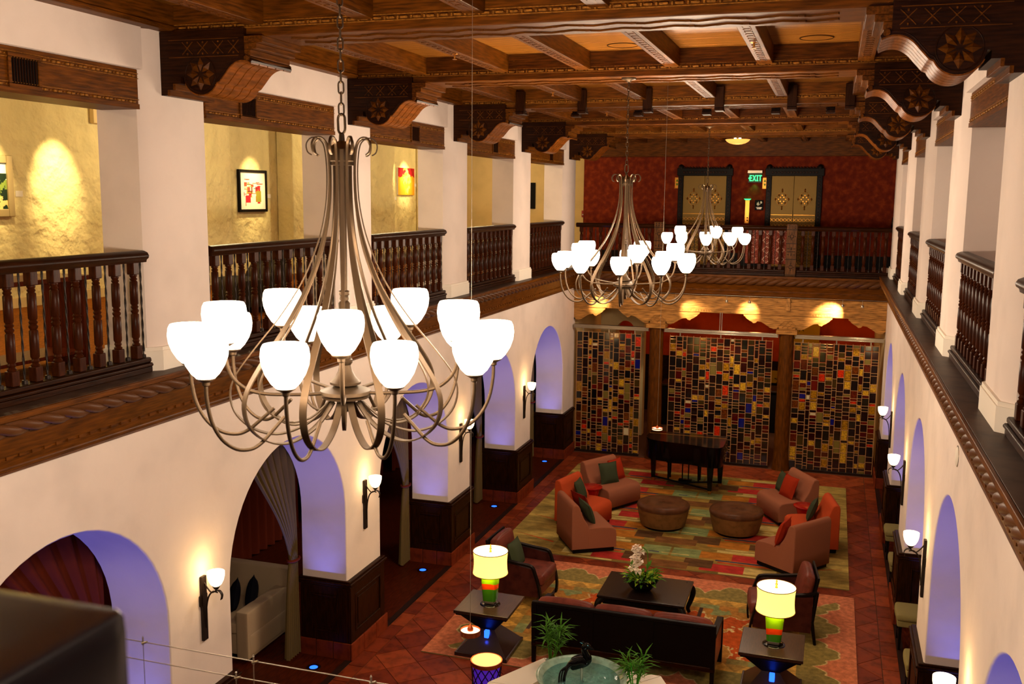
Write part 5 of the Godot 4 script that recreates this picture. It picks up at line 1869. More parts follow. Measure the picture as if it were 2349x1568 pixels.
# an upholstered block: outline in (z, y) given width along x, edges rounded by r
func upholstered(poly: PackedVector2Array, width: float, r: float) -> Mb:
	var b := Mb.new()
	var m := poly.size()
	var area := 0.0
	for i in m:
		area += poly[i].cross(poly[(i + 1) % m])
	var sg := 1.0 if area > 0.0 else -1.0
	var en := []
	for i in m:
		var e := (poly[(i + 1) % m] - poly[i]).normalized()
		en.append(Vector2(e.y, -e.x) * sg)
	var vn := []
	for i in m:
		vn.append((en[i] + en[(i + m - 1) % m]).normalized())
	var rows := []
	var steps := 4
	for i in steps + 1:
		var a := PI * 0.5 * i / steps
		rows.append([width * 0.5 - r + r * cos(a + 0.0) * 0.0 + r * sin(a) * 1.0, r * (1.0 - cos(a)) * 1.0, a])
	# rows run from the full outline at the side's shoulder to the inset outline at the cap
	for sd in [-1.0, 1.0]:
		for i in steps:
			for k in m:
				var l := (k + 1) % m
				var pa: Vector2 = poly[k] - vn[k] * rows[i][1]
				var pb: Vector2 = poly[l] - vn[l] * rows[i][1]
				var pc: Vector2 = poly[l] - vn[l] * rows[i + 1][1]
				var pd: Vector2 = poly[k] - vn[k] * rows[i + 1][1]
				var xa: float = rows[i][0] * sd
				var xb: float = rows[i + 1][0] * sd
				var n0 := func(v: Vector2, a: float) -> Vector3:
					return Vector3(sd * sin(a), v.y * cos(a), v.x * cos(a))
				b.quadn(Vector3(xa, pa.y, pa.x), Vector3(xa, pb.y, pb.x), Vector3(xb, pc.y, pc.x), Vector3(xb, pd.y, pd.x), n0.call(vn[k], rows[i][2]), n0.call(vn[l], rows[i][2]), n0.call(vn[l], rows[i + 1][2]), n0.call(vn[k], rows[i + 1][2]))
		var cap := PackedVector2Array()
		for k in m:
			cap.append(poly[k] - vn[k] * r)
		var idx := Geometry2D.triangulate_polygon(cap)
		for k in range(0, idx.size(), 3):
			var p := []
			for q in 3:
				p.append(Vector3(width * 0.5 * sd, cap[idx[k + q]].y, cap[idx[k + q]].x))
			b.tri(p[0], p[1], p[2], Vector3(sd, 0, 0), Vector3(sd, 0, 0), Vector3(sd, 0, 0))
	var w := width * 0.5 - r
	for k in m:
		var l := (k + 1) % m
		var na := Vector3(0, vn[k].y, vn[k].x)
		var nb := Vector3(0, vn[l].y, vn[l].x)
		b.quadn(Vector3(-w, poly[k].y, poly[k].x), Vector3(-w, poly[l].y, poly[l].x), Vector3(w, poly[l].y, poly[l].x), Vector3(w, poly[k].y, poly[k].x), na, nb, nb, na)
	return b


func lounge_chair(label: String, material: Material, at: Vector3, facing: Vector2, width: float) -> Node3D:
	var c := thing("lounge_chair", label, "chair", at, atan2(facing.x, facing.y), "armless lounge chairs round the ottomans")
	var d := 0.375
	var back := PackedVector2Array()
	for p in [Vector2(-d, 0.075), Vector2(-d, 0.3), Vector2(-d, 0.55), Vector2(-d, 0.74), Vector2(-d + 0.015, 0.79), Vector2(-d + 0.06, 0.81), Vector2(-d + 0.11, 0.79)]:
		back.append(p)
	for p in smooth_path([Vector2(-d + 0.14, 0.74), Vector2(-d + 0.165, 0.66), Vector2(-d + 0.215, 0.55), Vector2(-d + 0.27, 0.47), Vector2(-d + 0.29, 0.41)], 3):
		back.append(p)
	back.append(Vector2(-d + 0.29, 0.075))
	part(c, "backrest", upholstered(back, width, 0.022), material)
	var seat := PackedVector2Array([Vector2(-d + 0.27, 0.075), Vector2(-d + 0.27, 0.415), Vector2(-d + 0.45, 0.425), Vector2(d - 0.12, 0.415), Vector2(d - 0.05, 0.40), Vector2(d - 0.01, 0.36), Vector2(d, 0.3), Vector2(d, 0.075)])
	part(c, "seat", upholstered(seat, width, 0.022), material)
	part(c, "plinth", Mb.new().box(Vector3(0, 0.0445, 0), Vector3(width - 0.06, 0.063, 0.69), 0.004), M.black_wood)
	return c


func cushion_on(c: Node3D, label: String, material: Material, local: Vector3, size: float, tilt: float, yaw: float, roll := 0.0) -> void:
	var t := c.transform * Transform3D(Basis(Vector3.UP, yaw) * Basis(Vector3.RIGHT, tilt) * Basis(Vector3.BACK, roll), local)
	var o := thing("cushion", label, "cushion", t.origin, 0.0, "scatter cushions")
	o.basis = t.basis
	part(o, "cover", Mb.new().pillow(size, size, size * 0.36), material)
	var pp := []
	for i in 40:
		var a := TAU * i / 40.0
		var q := Vector2(cos(a), sin(a))
		var k := 1.0 / maxf(absf(q.x), absf(q.y))
		var p := q * k
		pp.append(Vector3(p.x * size * 0.5 * (1.0 - 0.07 * (1.0 - p.y * p.y)), p.y * size * 0.5 * (1.0 - 0.07 * (1.0 - p.x * p.x)), 0))
	part(o, "piping", Mb.new().tube(pp, 0.005, 5, true), material)


func build_lounge() -> void:
	var l1 := lounge_chair("taupe armless lounge chair with green and rust cushions, on the left near the piano", M.fabric_taupe, Vector3(-3.70, 0.013, -17.40), Vector2(0.87, 0.5), 0.86)
	var l2 := lounge_chair("orange armless lounge chair at the left of the ottomans", M.fabric_orange, Vector3(-3.89, 0.013, -16.11), Vector2(0.96, 0.27), 0.72)
	var l3 := lounge_chair("taupe armless lounge chair at the left front, green and brown cushions on it", M.fabric_taupe, Vector3(-3.60, 0.013, -15.12), Vector2(0.85, -0.53), 0.86)
	var r1 := lounge_chair("taupe armless lounge chair with green and rust cushions, on the right near the glass screen", M.fabric_taupe, Vector3(-0.55, 0.013, -17.62), Vector2(-0.86, 0.5), 0.86)
	var r2 := lounge_chair("orange armless lounge chair at the right of the ottomans", M.fabric_orange, Vector3(-0.11, 0.013, -16.28), Vector2(-0.97, 0.2), 0.74)
	var r3 := lounge_chair("taupe armless lounge chair at the right front with one rust cushion", M.fabric_taupe, Vector3(-0.36, 0.013, -15.24), Vector2(-0.8, -0.6), 0.86)
	cushion_on(l1, "rust cushion behind the green one on the left rear taupe chair", M.fabric_rust, Vector3(0.22, 0.60, -0.05), 0.4, -0.35, 0.1)
	cushion_on(l1, "sage green cushion leaning on the left rear taupe chair", M.fabric_green, Vector3(-0.08, 0.60, 0.03), 0.4, -0.3, -0.2)
	cushion_on(l2, "green cushion on the left orange chair", M.fabric_green, Vector3(-0.02, 0.6, -0.05), 0.38, -0.35, 0.25)
	cushion_on(l3, "brown patterned cushion tucked behind the green one on the left front taupe chair", M.fabric_brown, Vector3(0.2, 0.63, -0.02), 0.4, -0.4, 0.3)
	cushion_on(l3, "green cushion on the left front taupe chair", M.fabric_green, Vector3(-0.1, 0.59, -0.02), 0.38, -0.4, 0.1, 0.15)
	cushion_on(r1, "green cushion behind the rust one on the right rear taupe chair", M.fabric_green, Vector3(-0.24, 0.59, -0.02), 0.36, -0.3, -0.1)
	cushion_on(r1, "rust cushion leaning on the right rear taupe chair", M.fabric_rust, Vector3(0.08, 0.60, 0.02), 0.4, -0.35, 0.1)
	cushion_on(r2, "dark green cushion on the right orange chair", M.fabric_green, Vector3(-0.12, 0.58, -0.03), 0.36, -0.35, -0.3)
	cushion_on(r3, "rust cushion on the right front taupe chair", M.fabric_rust, Vector3(0.24, 0.6, 0.0), 0.4, -0.3, 0.4)
	var i := 0
	for x in [[-2.56, -16.47], [-1.33, -16.54]]:
		var o := thing("ottoman", "round brown leather ottoman, %s of the pair" % ["left", "right"][i], "ottoman", Vector3(x[0], 0.013, x[1]), 0.0, "round leather ottomans")
		part(o, "top_cushion", Mb.new().lathe([Vector2(0.0, 0.435), Vector2(0.03, 0.43), Vector2(0.05, 0.44), Vector2(0.27, 0.44), Vector2(0.39, 0.43), Vector2(0.44, 0.408), Vector2(0.455, 0.375), Vector2(0.45, 0.345), Vector2(0.44, 0.335)], 44, Vector3.ZERO, 0.3), M.leather_tan)
		part(o, "button", Mb.new().lathe([Vector2(0.0, 0.448), Vector2(0.018, 0.443), Vector2(0.024, 0.432)], 12), M.leather_tan)
		part(o, "side", Mb.new().lathe([Vector2(0.443, 0.34), Vector2(0.43, 0.25), Vector2(0.395, 0.1), Vector2(0.38, 0.05), Vector2(0.0, 0.05)], 44, Vector3.ZERO, 0.5), M.leather_side)
		var pip := []
		for a in 44:
			pip.append(Vector3(cos(TAU * a / 44) * 0.444, 0.34, sin(TAU * a / 44) * 0.444))
		part(o, "piping", Mb.new().tube(pip, 0.006, 6, true), M.leather_tan)
		part(o, "plinth", Mb.new().lathe([Vector2(0.33, 0.05), Vector2(0.33, 0.0), Vector2(0.0, 0.0)], 32), M.black_wood)
		i += 1
	i = 0
	for x in [[-3.90, -16.72], [-0.22, -16.86]]:
		var o := thing("side_table", "small round red lacquered side table between the %s lounge chairs" % ["left", "right"][i], "table", Vector3(x[0], 0.013, x[1]), 0.0, "red side tables")
		part(o, "table_top", Mb.new().lathe([Vector2(0.0, 0.5), Vector2(0.19, 0.5), Vector2(0.2, 0.494), Vector2(0.2, 0.478), Vector2(0.19, 0.472), Vector2(0.0, 0.472)], 36), M.red_lacquer)
		part(o, "pedestal", Mb.new().lathe([Vector2(0.16, 0.472), Vector2(0.12, 0.3), Vector2(0.12, 0.1), Vector2(0.15, 0.0), Vector2(0.0, 0.0)], 28), M.red_lacquer)
		i += 1


func build_piano() -> void:
	var p := thing("grand_piano", "black lacquered baby grand piano with closed lid before the glass screens", "piano", Vector3(-2.55, 0.005, -19.35))
	var outl := PackedVector2Array([Vector2(-0.74, 0.0), Vector2(0.76, 0.0)])
	for q in smooth_path([Vector2(0.76, 0.85), Vector2(0.72, 0.97), Vector2(0.6, 1.03), Vector2(0.42, 1.0), Vector2(0.2, 0.93), Vector2(-0.05, 0.88), Vector2(-0.35, 0.84), Vector2(-0.62, 0.74), Vector2(-0.74, 0.55)], 4):
		outl.append(q)
	var ax := Vector3(1, 0, 0)
	var az := Vector3(0, 0, 1)
	part(p, "case", Mb.new().prism(outl, Vector3(0, 0.6, 0), ax, az, Vector3.UP, 0.37, 0.6), M.black_gloss)
	var big := PackedVector2Array()
	for q in outl:
		big.append(Vector2(q.x * 1.015, q.y * 1.01 + 0.22 * (1.0 if q.y < 0.01 else 0.0)))
	part(p, "lid", Mb.new().prism(big, Vector3(0, 0.972, 0), ax, az, Vector3.UP, 0.024, 0.6), M.black_gloss)
	part(p, "lid_flap", Mb.new().mm(Vector3(-0.75, 0.972, 0.0), Vector3(0.77, 0.994, 0.215), 0.004), M.black_gloss)
	part(p, "hinge", Mb.new().mm(Vector3(-0.74, 0.99, 0.213), Vector3(0.76, 1.0, 0.223)), M.brass)
	part(p, "key_slip", Mb.new().mm(Vector3(-0.74, 0.62, -0.2), Vector3(0.76, 0.72, 0.02), 0.01), M.black_gloss)
	for sx in [-0.7, 0.72]:
		part(p, "key_arm", Mb.new().mm(Vector3(sx - 0.04, 0.72, -0.2), Vector3(sx + 0.04, 0.86, 0.02), 0.02), M.black_gloss)
	part(p, "keyboard", Mb.new().mm(Vector3(-0.65, 0.72, -0.16), Vector3(0.67, 0.745, 0.0), 0.002), M.white_paint)
	part(p, "fallboard", Mb.new().mm(Vector3(-0.66, 0.745, -0.02), Vector3(0.68, 0.95, 0.02), 0.006), M.black_gloss)
	for q in [Vector3(-0.66, 0, 0.12), Vector3(0.66, 0, 0.12), Vector3(0.53, 0, 0.72)]:
		var l := part(p, "leg", Mb.new().frustum(Vector3(0, 0.07, 0), Vector2(0.075, 0.075), Vector2(0.13, 0.13), 0.57), M.black_gloss, q)
		part(l, "caster", Mb.new().lathe([Vector2(0.0, 0.07), Vector2(0.05, 0.07), Vector2(0.05, 0.055), Vector2(0.03, 0.045), Vector2(0.03, 0.0), Vector2(0.0, 0.0)], 12), M.brass)
	var ly := Mb.new()
	for sx in [-0.06, 0.06]:
		ly.mm(Vector3(sx - 0.012, 0.1, 0.25), Vector3(sx + 0.012, 0.64, 0.28), 0.003)
	ly.mm(Vector3(-0.13, 0.08, 0.22), Vector3(0.13, 0.13, 0.32), 0.008)
	part(p, "pedal_lyre", ly, M.black_gloss)
	for sx in [-0.06, 0.0, 0.06]:
		part(p, "pedal", Mb.new().mm(Vector3(sx - 0.012, 0.07, 0.12), Vector3(sx + 0.012, 0.085, 0.24), 0.003), M.brass)
	var dl := Mb.new()
	dl.tube([Vector3(-0.66, 0.09, 0.12), Vector3(0.53, 0.09, 0.72)], 0.018, 8)
	dl.tube([Vector3(0.66, 0.09, 0.12), Vector3(-0.1, 0.09, 0.4)], 0.018, 8)
	part(p, "dolly_frame", dl, M.black)
	var b := thing("piano_bench", "black piano bench under the keyboard side of the grand piano", "bench", Vector3(-2.62, 0.005, -19.42))
	part(b, "seat_pad", Mb.new().cushion(Vector3(0, 0.47, 0), Vector3(0.72, 0.08, 0.34), 0.03, 0.01), M.black_gloss)
	part(b, "apron", Mb.new().box(Vector3(0, 0.405, 0), Vector3(0.68, 0.06, 0.3), 0.004), M.black_wood)
	for sx in [-0.3, 0.3]:
		for sz in [-0.12, 0.12]:
			part(b, "leg", Mb.new().frustum(Vector3(sx, 0.0, sz), Vector2(0.03, 0.03), Vector2(0.045, 0.045), 0.38), M.black_wood)


func arm_chair(label: String, at: Vector3, turn: float) -> Node3D:
	var c := thing("armchair", label, "chair", at, turn, "brown leather armchairs")
	# faces +z; dark bent-wood frame with leather panels
	part(c, "seat_cushion", Mb.new().cushion(Vector3(0, 0.39, 0.07), Vector3(0.6, 0.16, 0.66), 0.045, 0.02), M.leather)
	part(c, "seat_base", Mb.new().box(Vector3(0, 0.25, 0.05), Vector3(0.62, 0.13, 0.66), 0.01), M.leather)
	var bt := Transform3D(Basis(Vector3.RIGHT, -0.2), Vector3(0, 0.62, -0.29))
	part(c, "back_cushion", Mb.new().cushion(Vector3(0, 0, 0), Vector3(0.6, 0.54, 0.15), 0.06, 0.02, bt), M.leather)
	part(c, "back_panel", Mb.new().box(Vector3(0, -0.05, -0.09), Vector3(0.66, 0.66, 0.03), 0.008, bt), M.black_wood)
	for s in [-1.0, 1.0]:
		var x: float = 0.345 * s
		var pnl := PackedVector2Array([Vector2(-0.36, 0.16), Vector2(0.36, 0.18), Vector2(0.35, 0.32), Vector2(0.26, 0.57), Vector2(-0.37, 0.64)])
		part(c, "arm_panel", Mb.new().prism(pnl, Vector3(x - 0.025, 0, 0), Vector3(0, 0, 1), Vector3.UP, Vector3.RIGHT, 0.05), M.leather_dark)
		var rail := []
		for q in smooth_path([Vector2(-0.42, 0.70), Vector2(-0.3, 0.66), Vector2(0.0, 0.625), Vector2(0.2, 0.61), Vector2(0.27, 0.58), Vector2(0.31, 0.48), Vector2(0.36, 0.32), Vector2(0.39, 0.15), Vector2(0.38, 0.0)], 4):
			rail.append(Vector3(x, q.y, q.x))
		part(c, "arm_rail", Mb.new().strap(rail, Vector3.RIGHT, 0.06, 0.026), M.black_wood)
		part(c, "leg", Mb.new().tube([Vector3(x, 0.7, -0.42), Vector3(x, 0.3, -0.37), Vector3(x, 0.0, -0.42)], [0.024, 0.028, 0.02], 8), M.black_wood)
	return c


func build_sofa_group() -> void:
	var a1 := arm_chair("brown leather armchair with a green cushion, left of the coffee table", Vector3(-3.93, 0.013, -12.74), PI / 2 - 0.06)
	arm_chair("brown leather armchair partly behind the right table lamp", Vector3(-0.42, 0.013, -12.78), -PI / 2 + 0.12)
	cushion_on(a1, "grey green cushion on the left leather armchair", M.fabric_green, Vector3(-0.02, 0.62, -0.1), 0.4, -0.3, 0.0)
	# the sofa stands with its dark wooden back to the camera
	var s := thing("sofa", "dark wood framed sofa with brown leather cushions, seen from behind", "sofa", Vector3(-2.14, 0.013, -11.27), PI)
	var w := 2.2
	var h := w * 0.5
	# faces +z locally, so its back is at -z
	part(s, "back_panel", Mb.new().box(Vector3(0, 0.5, -0.38), Vector3(w - 0.08, 0.5, 0.03), 0.004), M.black_wood)
	part(s, "top_rail", Mb.new().box(Vector3(0, 0.755, -0.385), Vector3(w, 0.05, 0.06), 0.012), M.black_wood)
	part(s, "lower_rail", Mb.new().box(Vector3(0, 0.24, -0.385), Vector3(w, 0.06, 0.05), 0.01), M.dark_wood_x)
	for x in [-0.36, 0.36]:
		part(s, "back_stile", Mb.new().box(Vector3(x, 0.5, -0.398), Vector3(0.05, 0.5, 0.016), 0.004), M.black_wood)
	part(s, "seat_frame", Mb.new().box(Vector3(0, 0.25, 0.0), Vector3(w - 0.06, 0.12, 0.74), 0.01), M.leather)
	for i in 3:
		var x := (i - 1) * 0.7
		part(s, "seat_cushion", Mb.new().cushion(Vector3(x, 0.39, 0.06), Vector3(0.69, 0.17, 0.66), 0.05, 0.02), M.leather)
		part(s, "back_cushion", Mb.new().cushion(Vector3(0, 0, 0), Vector3(0.69, 0.40, 0.17), 0.07, 0.025, Transform3D(Basis(Vector3.RIGHT, -0.12), Vector3(x, 0.60, -0.275))), M.leather)
	for sx in [-1.0, 1.0]:
		var x: float = sx * (h - 0.03)
		var rail := []
		for q in smooth_path([Vector2(-0.40, 0.66), Vector2(-0.2, 0.64), Vector2(0.1, 0.6), Vector2(0.33, 0.57), Vector2(0.39, 0.5), Vector2(0.39, 0.25), Vector2(0.36, 0.0)], 4):
			rail.append(Vector3(x, q.y, q.x))
		part(s, "arm_rail", Mb.new().strap(rail, Vector3.RIGHT, 0.07, 0.04), M.black_wood)
		var pnl := PackedVector2Array([Vector2(-0.37, 0.2), Vector2(0.36, 0.2), Vector2(0.37, 0.5), Vector2(0.32, 0.56), Vector2(-0.37, 0.62)])
		part(s, "arm_panel", Mb.new().prism(pnl, Vector3(x - 0.02, 0, 0), Vector3(0, 0, 1), Vector3.UP, Vector3.RIGHT, 0.04), M.leather)
		part(s, "leg", Mb.new().frustum(Vector3(x, 0, -0.385), Vector2(0.045, 0.045), Vector2(0.06, 0.06), 0.75), M.black_wood)
	# coffee table on curved legs
	var t := thing("coffee_table", "low black lacquered coffee table on curved legs carrying the orchid bowl", "table", Vector3(-2.145, 0.013, -12.55))
	part(t, "table_top", Mb.new().box(Vector3(0, 0.425, 0), Vector3(1.15, 0.035, 0.9), 0.008), M.black_gloss_soft if M.has("black_gloss_soft") else mat("black_gloss_soft", rgb(26, 19, 17), 0.22))
	part(t, "apron", Mb.new().box(Vector3(0, 0.36, 0), Vector3(1.02, 0.1, 0.78), 0.008).box(Vector3(0, 0.402, 0), Vector3(1.09, 0.02, 0.84), 0.006), M.black_wood)
	for sx in [-1.0, 1.0]:
		for sz in [-1.0, 1.0]:
			var d := Vector3(sx, 0, sz) * 0.7071
			var o := Vector3(sx * 0.48, 0, sz * 0.36)
			var pts := []
			for q in smooth_path([Vector2(0.0, 0.4), Vector2(0.09, 0.36), Vector2(0.125, 0.28), Vector2(0.09, 0.17), Vector2(0.045, 0.08), Vector2(0.07, 0.015)], 4):
				pts.append(o + d * q.x + Vector3(0, q.y, 0))
			var rr := []
			for i in pts.size():
				rr.append(lerpf(0.05, 0.022, float(i) / (pts.size() - 1)))
			part(t, "leg", Mb.new().tube(pts, rr, 10), M.black_wood)
	build_orchids(Vector3(-2.19, 0.456, -12.47))


func build_orchids(at: Vector3) -> void:
	var p := thing("orchid_bowl", "black bowl of white orchids and pale green leaves on the coffee table", "plant", at)
	part(p, "bowl", Mb.new().lathe([Vector2(0.0, 0.0), Vector2(0.1, 0.0), Vector2(0.16, 0.05), Vector2(0.21, 0.13), Vector2(0.215, 0.17), Vector2(0.2, 0.175), Vector2(0.19, 0.13), Vector2(0.0, 0.11)], 32, Vector3.ZERO, 0.5), M.black_gloss)
	for q in [["leaves", M.leaf, 90], ["pale_leaves", M.leaf_pale, 60]]:
		var b := Mb.new()
		for i in q[2]:
			var a := rng.randf() * TAU
			var e := rng.randf_range(0.0, 1.1)
			var d := Vector3(cos(a) * cos(e), sin(e) * 0.8 - 0.05, sin(a) * cos(e)).normalized()
			leaf(b, Vector3(cos(a) * 0.12, 0.15, sin(a) * 0.12) * rng.randf_range(0.2, 1.0) + Vector3(0, 0.05, 0) + d * rng.randf_range(0.03, 0.1), d, rng.randf_range(0.09, 0.15), rng.randf_range(0.035, 0.055))
		tag(part(p, q[0], b, q[1]), "", "", "", "stuff")
	var stem := smooth_path([Vector3(0.05, 0.14, 0), Vector3(0.07, 0.35, 0.0), Vector3(0.06, 0.52, 0.0), Vector3(0.0, 0.585, 0.0), Vector3(-0.06, 0.57, 0), Vector3(-0.09, 0.52, 0)], 6)
	part(p, "stem", Mb.new().tube(stem, 0.006, 6), M.leaf)
	for i in 9:
		var o := Vector3(-0.06 - 0.045 * sin(i * 2.1) - 0.004 * i, 0.6 - i * 0.042, 0.02 + 0.035 * cos(i * 1.7))
		var b := Mb.new()
		for k in 5:
			var a := TAU * k / 5.0 + i
			leaf(b, o, Vector3(cos(a), sin(a), 0.3).normalized(), 0.062, 0.085)
		b.lathe([Vector2(0.0, -0.01), Vector2(0.009, 0.0), Vector2(0.0, 0.012)], 8, o + Vector3(0, 0, 0.012))
		part(p, "orchid_flower", b, M.petal)


# ---------------------------------------------------------------- tables and lamps

func vase_band(y0: Callable, y1: Callable) -> Mb:
	var b := Mb.new()
	var n := 48
	var pos := func(t: float, y: float) -> Vector3:
		var w := lerpf(0.074, 0.102, clampf(y / 0.38, 0.0, 1.0))
		var a := t * TAU
		# a square with round corners
		var c := cos(a)
		var s := sin(a)
		var k := pow(pow(absf(c), 5.0) + pow(absf(s), 5.0), -0.2)
		return Vector3(c * k * w * 1.05, y, s * k * w * 0.9)
	var f := func(u: float, v: float) -> Vector3:
		return pos.call(u, lerpf(y0.call(u), y1.call(u), v))
	b.sheet(f, n, 6, true)
	return b


func build_tables() -> void:
	var names := ["left", "right"]
	for k in 2:
		var x: float = [-3.845, -0.425][k]
		var t := thing("end_table", "dark hourglass end table carrying the %s table lamp, a blue light at its waist" % names[k], "table", Vector3(x, 0.013, -11.06), 0.0, "hourglass end tables")
		part(t, "table_top", Mb.new().box(Vector3(0, 0.57, 0), Vector3(0.7, 0.04, 0.7), 0.006), M.table_wood)
		part(t, "top_edge", Mb.new().box(Vector3(0, 0.54, 0), Vector3(0.66, 0.03, 0.66), 0.006), M.black_wood)
		part(t, "upper_pyramid", Mb.new().frustum(Vector3(0, 0.29, 0), Vector2(0.2, 0.2), Vector2(0.6, 0.6), 0.24), M.black_wood)
		part(t, "lower_pyramid", Mb.new().frustum(Vector3(0, 0.05, 0), Vector2(0.64, 0.64), Vector2(0.2, 0.2), 0.24), M.table_dark if M.has("table_dark") else mat("table_dark", rgb(48, 34, 30), 0.25))
		part(t, "base_slab", Mb.new().box(Vector3(0, 0.025, 0), Vector3(0.68, 0.05, 0.68), 0.006), M.table_dark)
		part(t, "blue_light", Mb.new().box(Vector3(0.02, 0.24, 0.15), Vector3(0.06, 0.12, 0.05), 0.006), M.blue_glow)
		omni(t, Vector3(0.02, 0.22, 0.24), 0.006, Color(0.15, 0.3, 1.0), 0.02)
		var l := thing("table_lamp", "green and orange glass table lamp with glowing cream drum shade on the %s end table" % names[k], "lamp", Vector3(x + 0.015, 0.604, -11.04), 0.0, "green glass table lamps")
		part(l, "foot", Mb.new().lathe([Vector2(0.0, 0.012), Vector2(0.1, 0.01), Vector2(0.125, 0.004), Vector2(0.128, 0.0)], 28), M.black_gloss)
		part(l, "clear_base", Mb.new().box(Vector3(0, 0.032, 0), Vector3(0.135, 0.045, 0.115), 0.012), M.steel)
		var wave := func(o: float, amp: float, ph: float) -> Callable:
			return func(u: float) -> float: return o + amp * sin(u * TAU + ph)
		var kk: float = [0.0, -0.07][k]
		part(l, "green_glass", vase_band(func(_u): return 0.055, wave.call(0.2 + kk, 0.018, 0.6)), M.glass_dark_green)
		part(l, "orange_band", vase_band(wave.call(0.2 + kk, 0.018, 0.6), wave.call(0.265 + kk, 0.022, 0.2)), M.glass_orange)
		part(l, "lime_glass", vase_band(wave.call(0.265 + kk, 0.022, 0.2), func(_u): return 0.385), M.glass_green)
		part(l, "neck", Mb.new().lathe([Vector2(0.09, 0.385), Vector2(0.03, 0.4), Vector2(0.012, 0.42), Vector2(0.012, 0.72)], 16), M.brass)
		var sh := func(u: float, v: float) -> Vector3:
			var r := 0.205 + 0.012 * pow(v * 2.0 - 1.0, 2.0)
			return Vector3(cos(u * TAU) * r, 0.4 + v * 0.285, sin(u * TAU) * r)
		var shade := part(l, "lamp_shade", Mb.new().sheet(sh, 44, 8, true), M.shade_yellow)
		var shi := func(u: float, v: float) -> Vector3:
			var r := 0.201 + 0.012 * pow(v * 2.0 - 1.0, 2.0)
			return Vector3(cos(u * TAU) * r, 0.4 + v * 0.285, sin(u * TAU) * r)
		part(shade, "lining", Mb.new().sheet(shi, 44, 8), M.shade_inside)
		part(shade, "diffuser", Mb.new().lathe([Vector2(0.0, 0.672), Vector2(0.21, 0.672)], 40), M.shade_inside)
		for y in [0.402, 0.685]:
			var ring := []
			for i in 44:
				ring.append(Vector3(cos(TAU * i / 44) * 0.217, y, sin(TAU * i / 44) * 0.217))
			part(shade, "rim", Mb.new().tube(ring, 0.005, 5, true), M.leather_side)
		part(l, "finial", Mb.new().lathe([Vector2(0.018, 0.672), Vector2(0.01, 0.7), Vector2(0.016, 0.715), Vector2(0.008, 0.73), Vector2(0.012, 0.75), Vector2(0.0, 0.775)], 12), M.brass)
		omni(l, Vector3(0, 0.76, 0.06), 0.05, Color(1.0, 0.82, 0.5), 0.1)
		omni(l, Vector3(0, 0.53, 0.0), 0.13, Color(1.0, 0.82, 0.5), 0.04)
		omni(l, Vector3(0, 0.37, 0.14), 0.02, Color(1.0, 0.82, 0.5), 0.06)


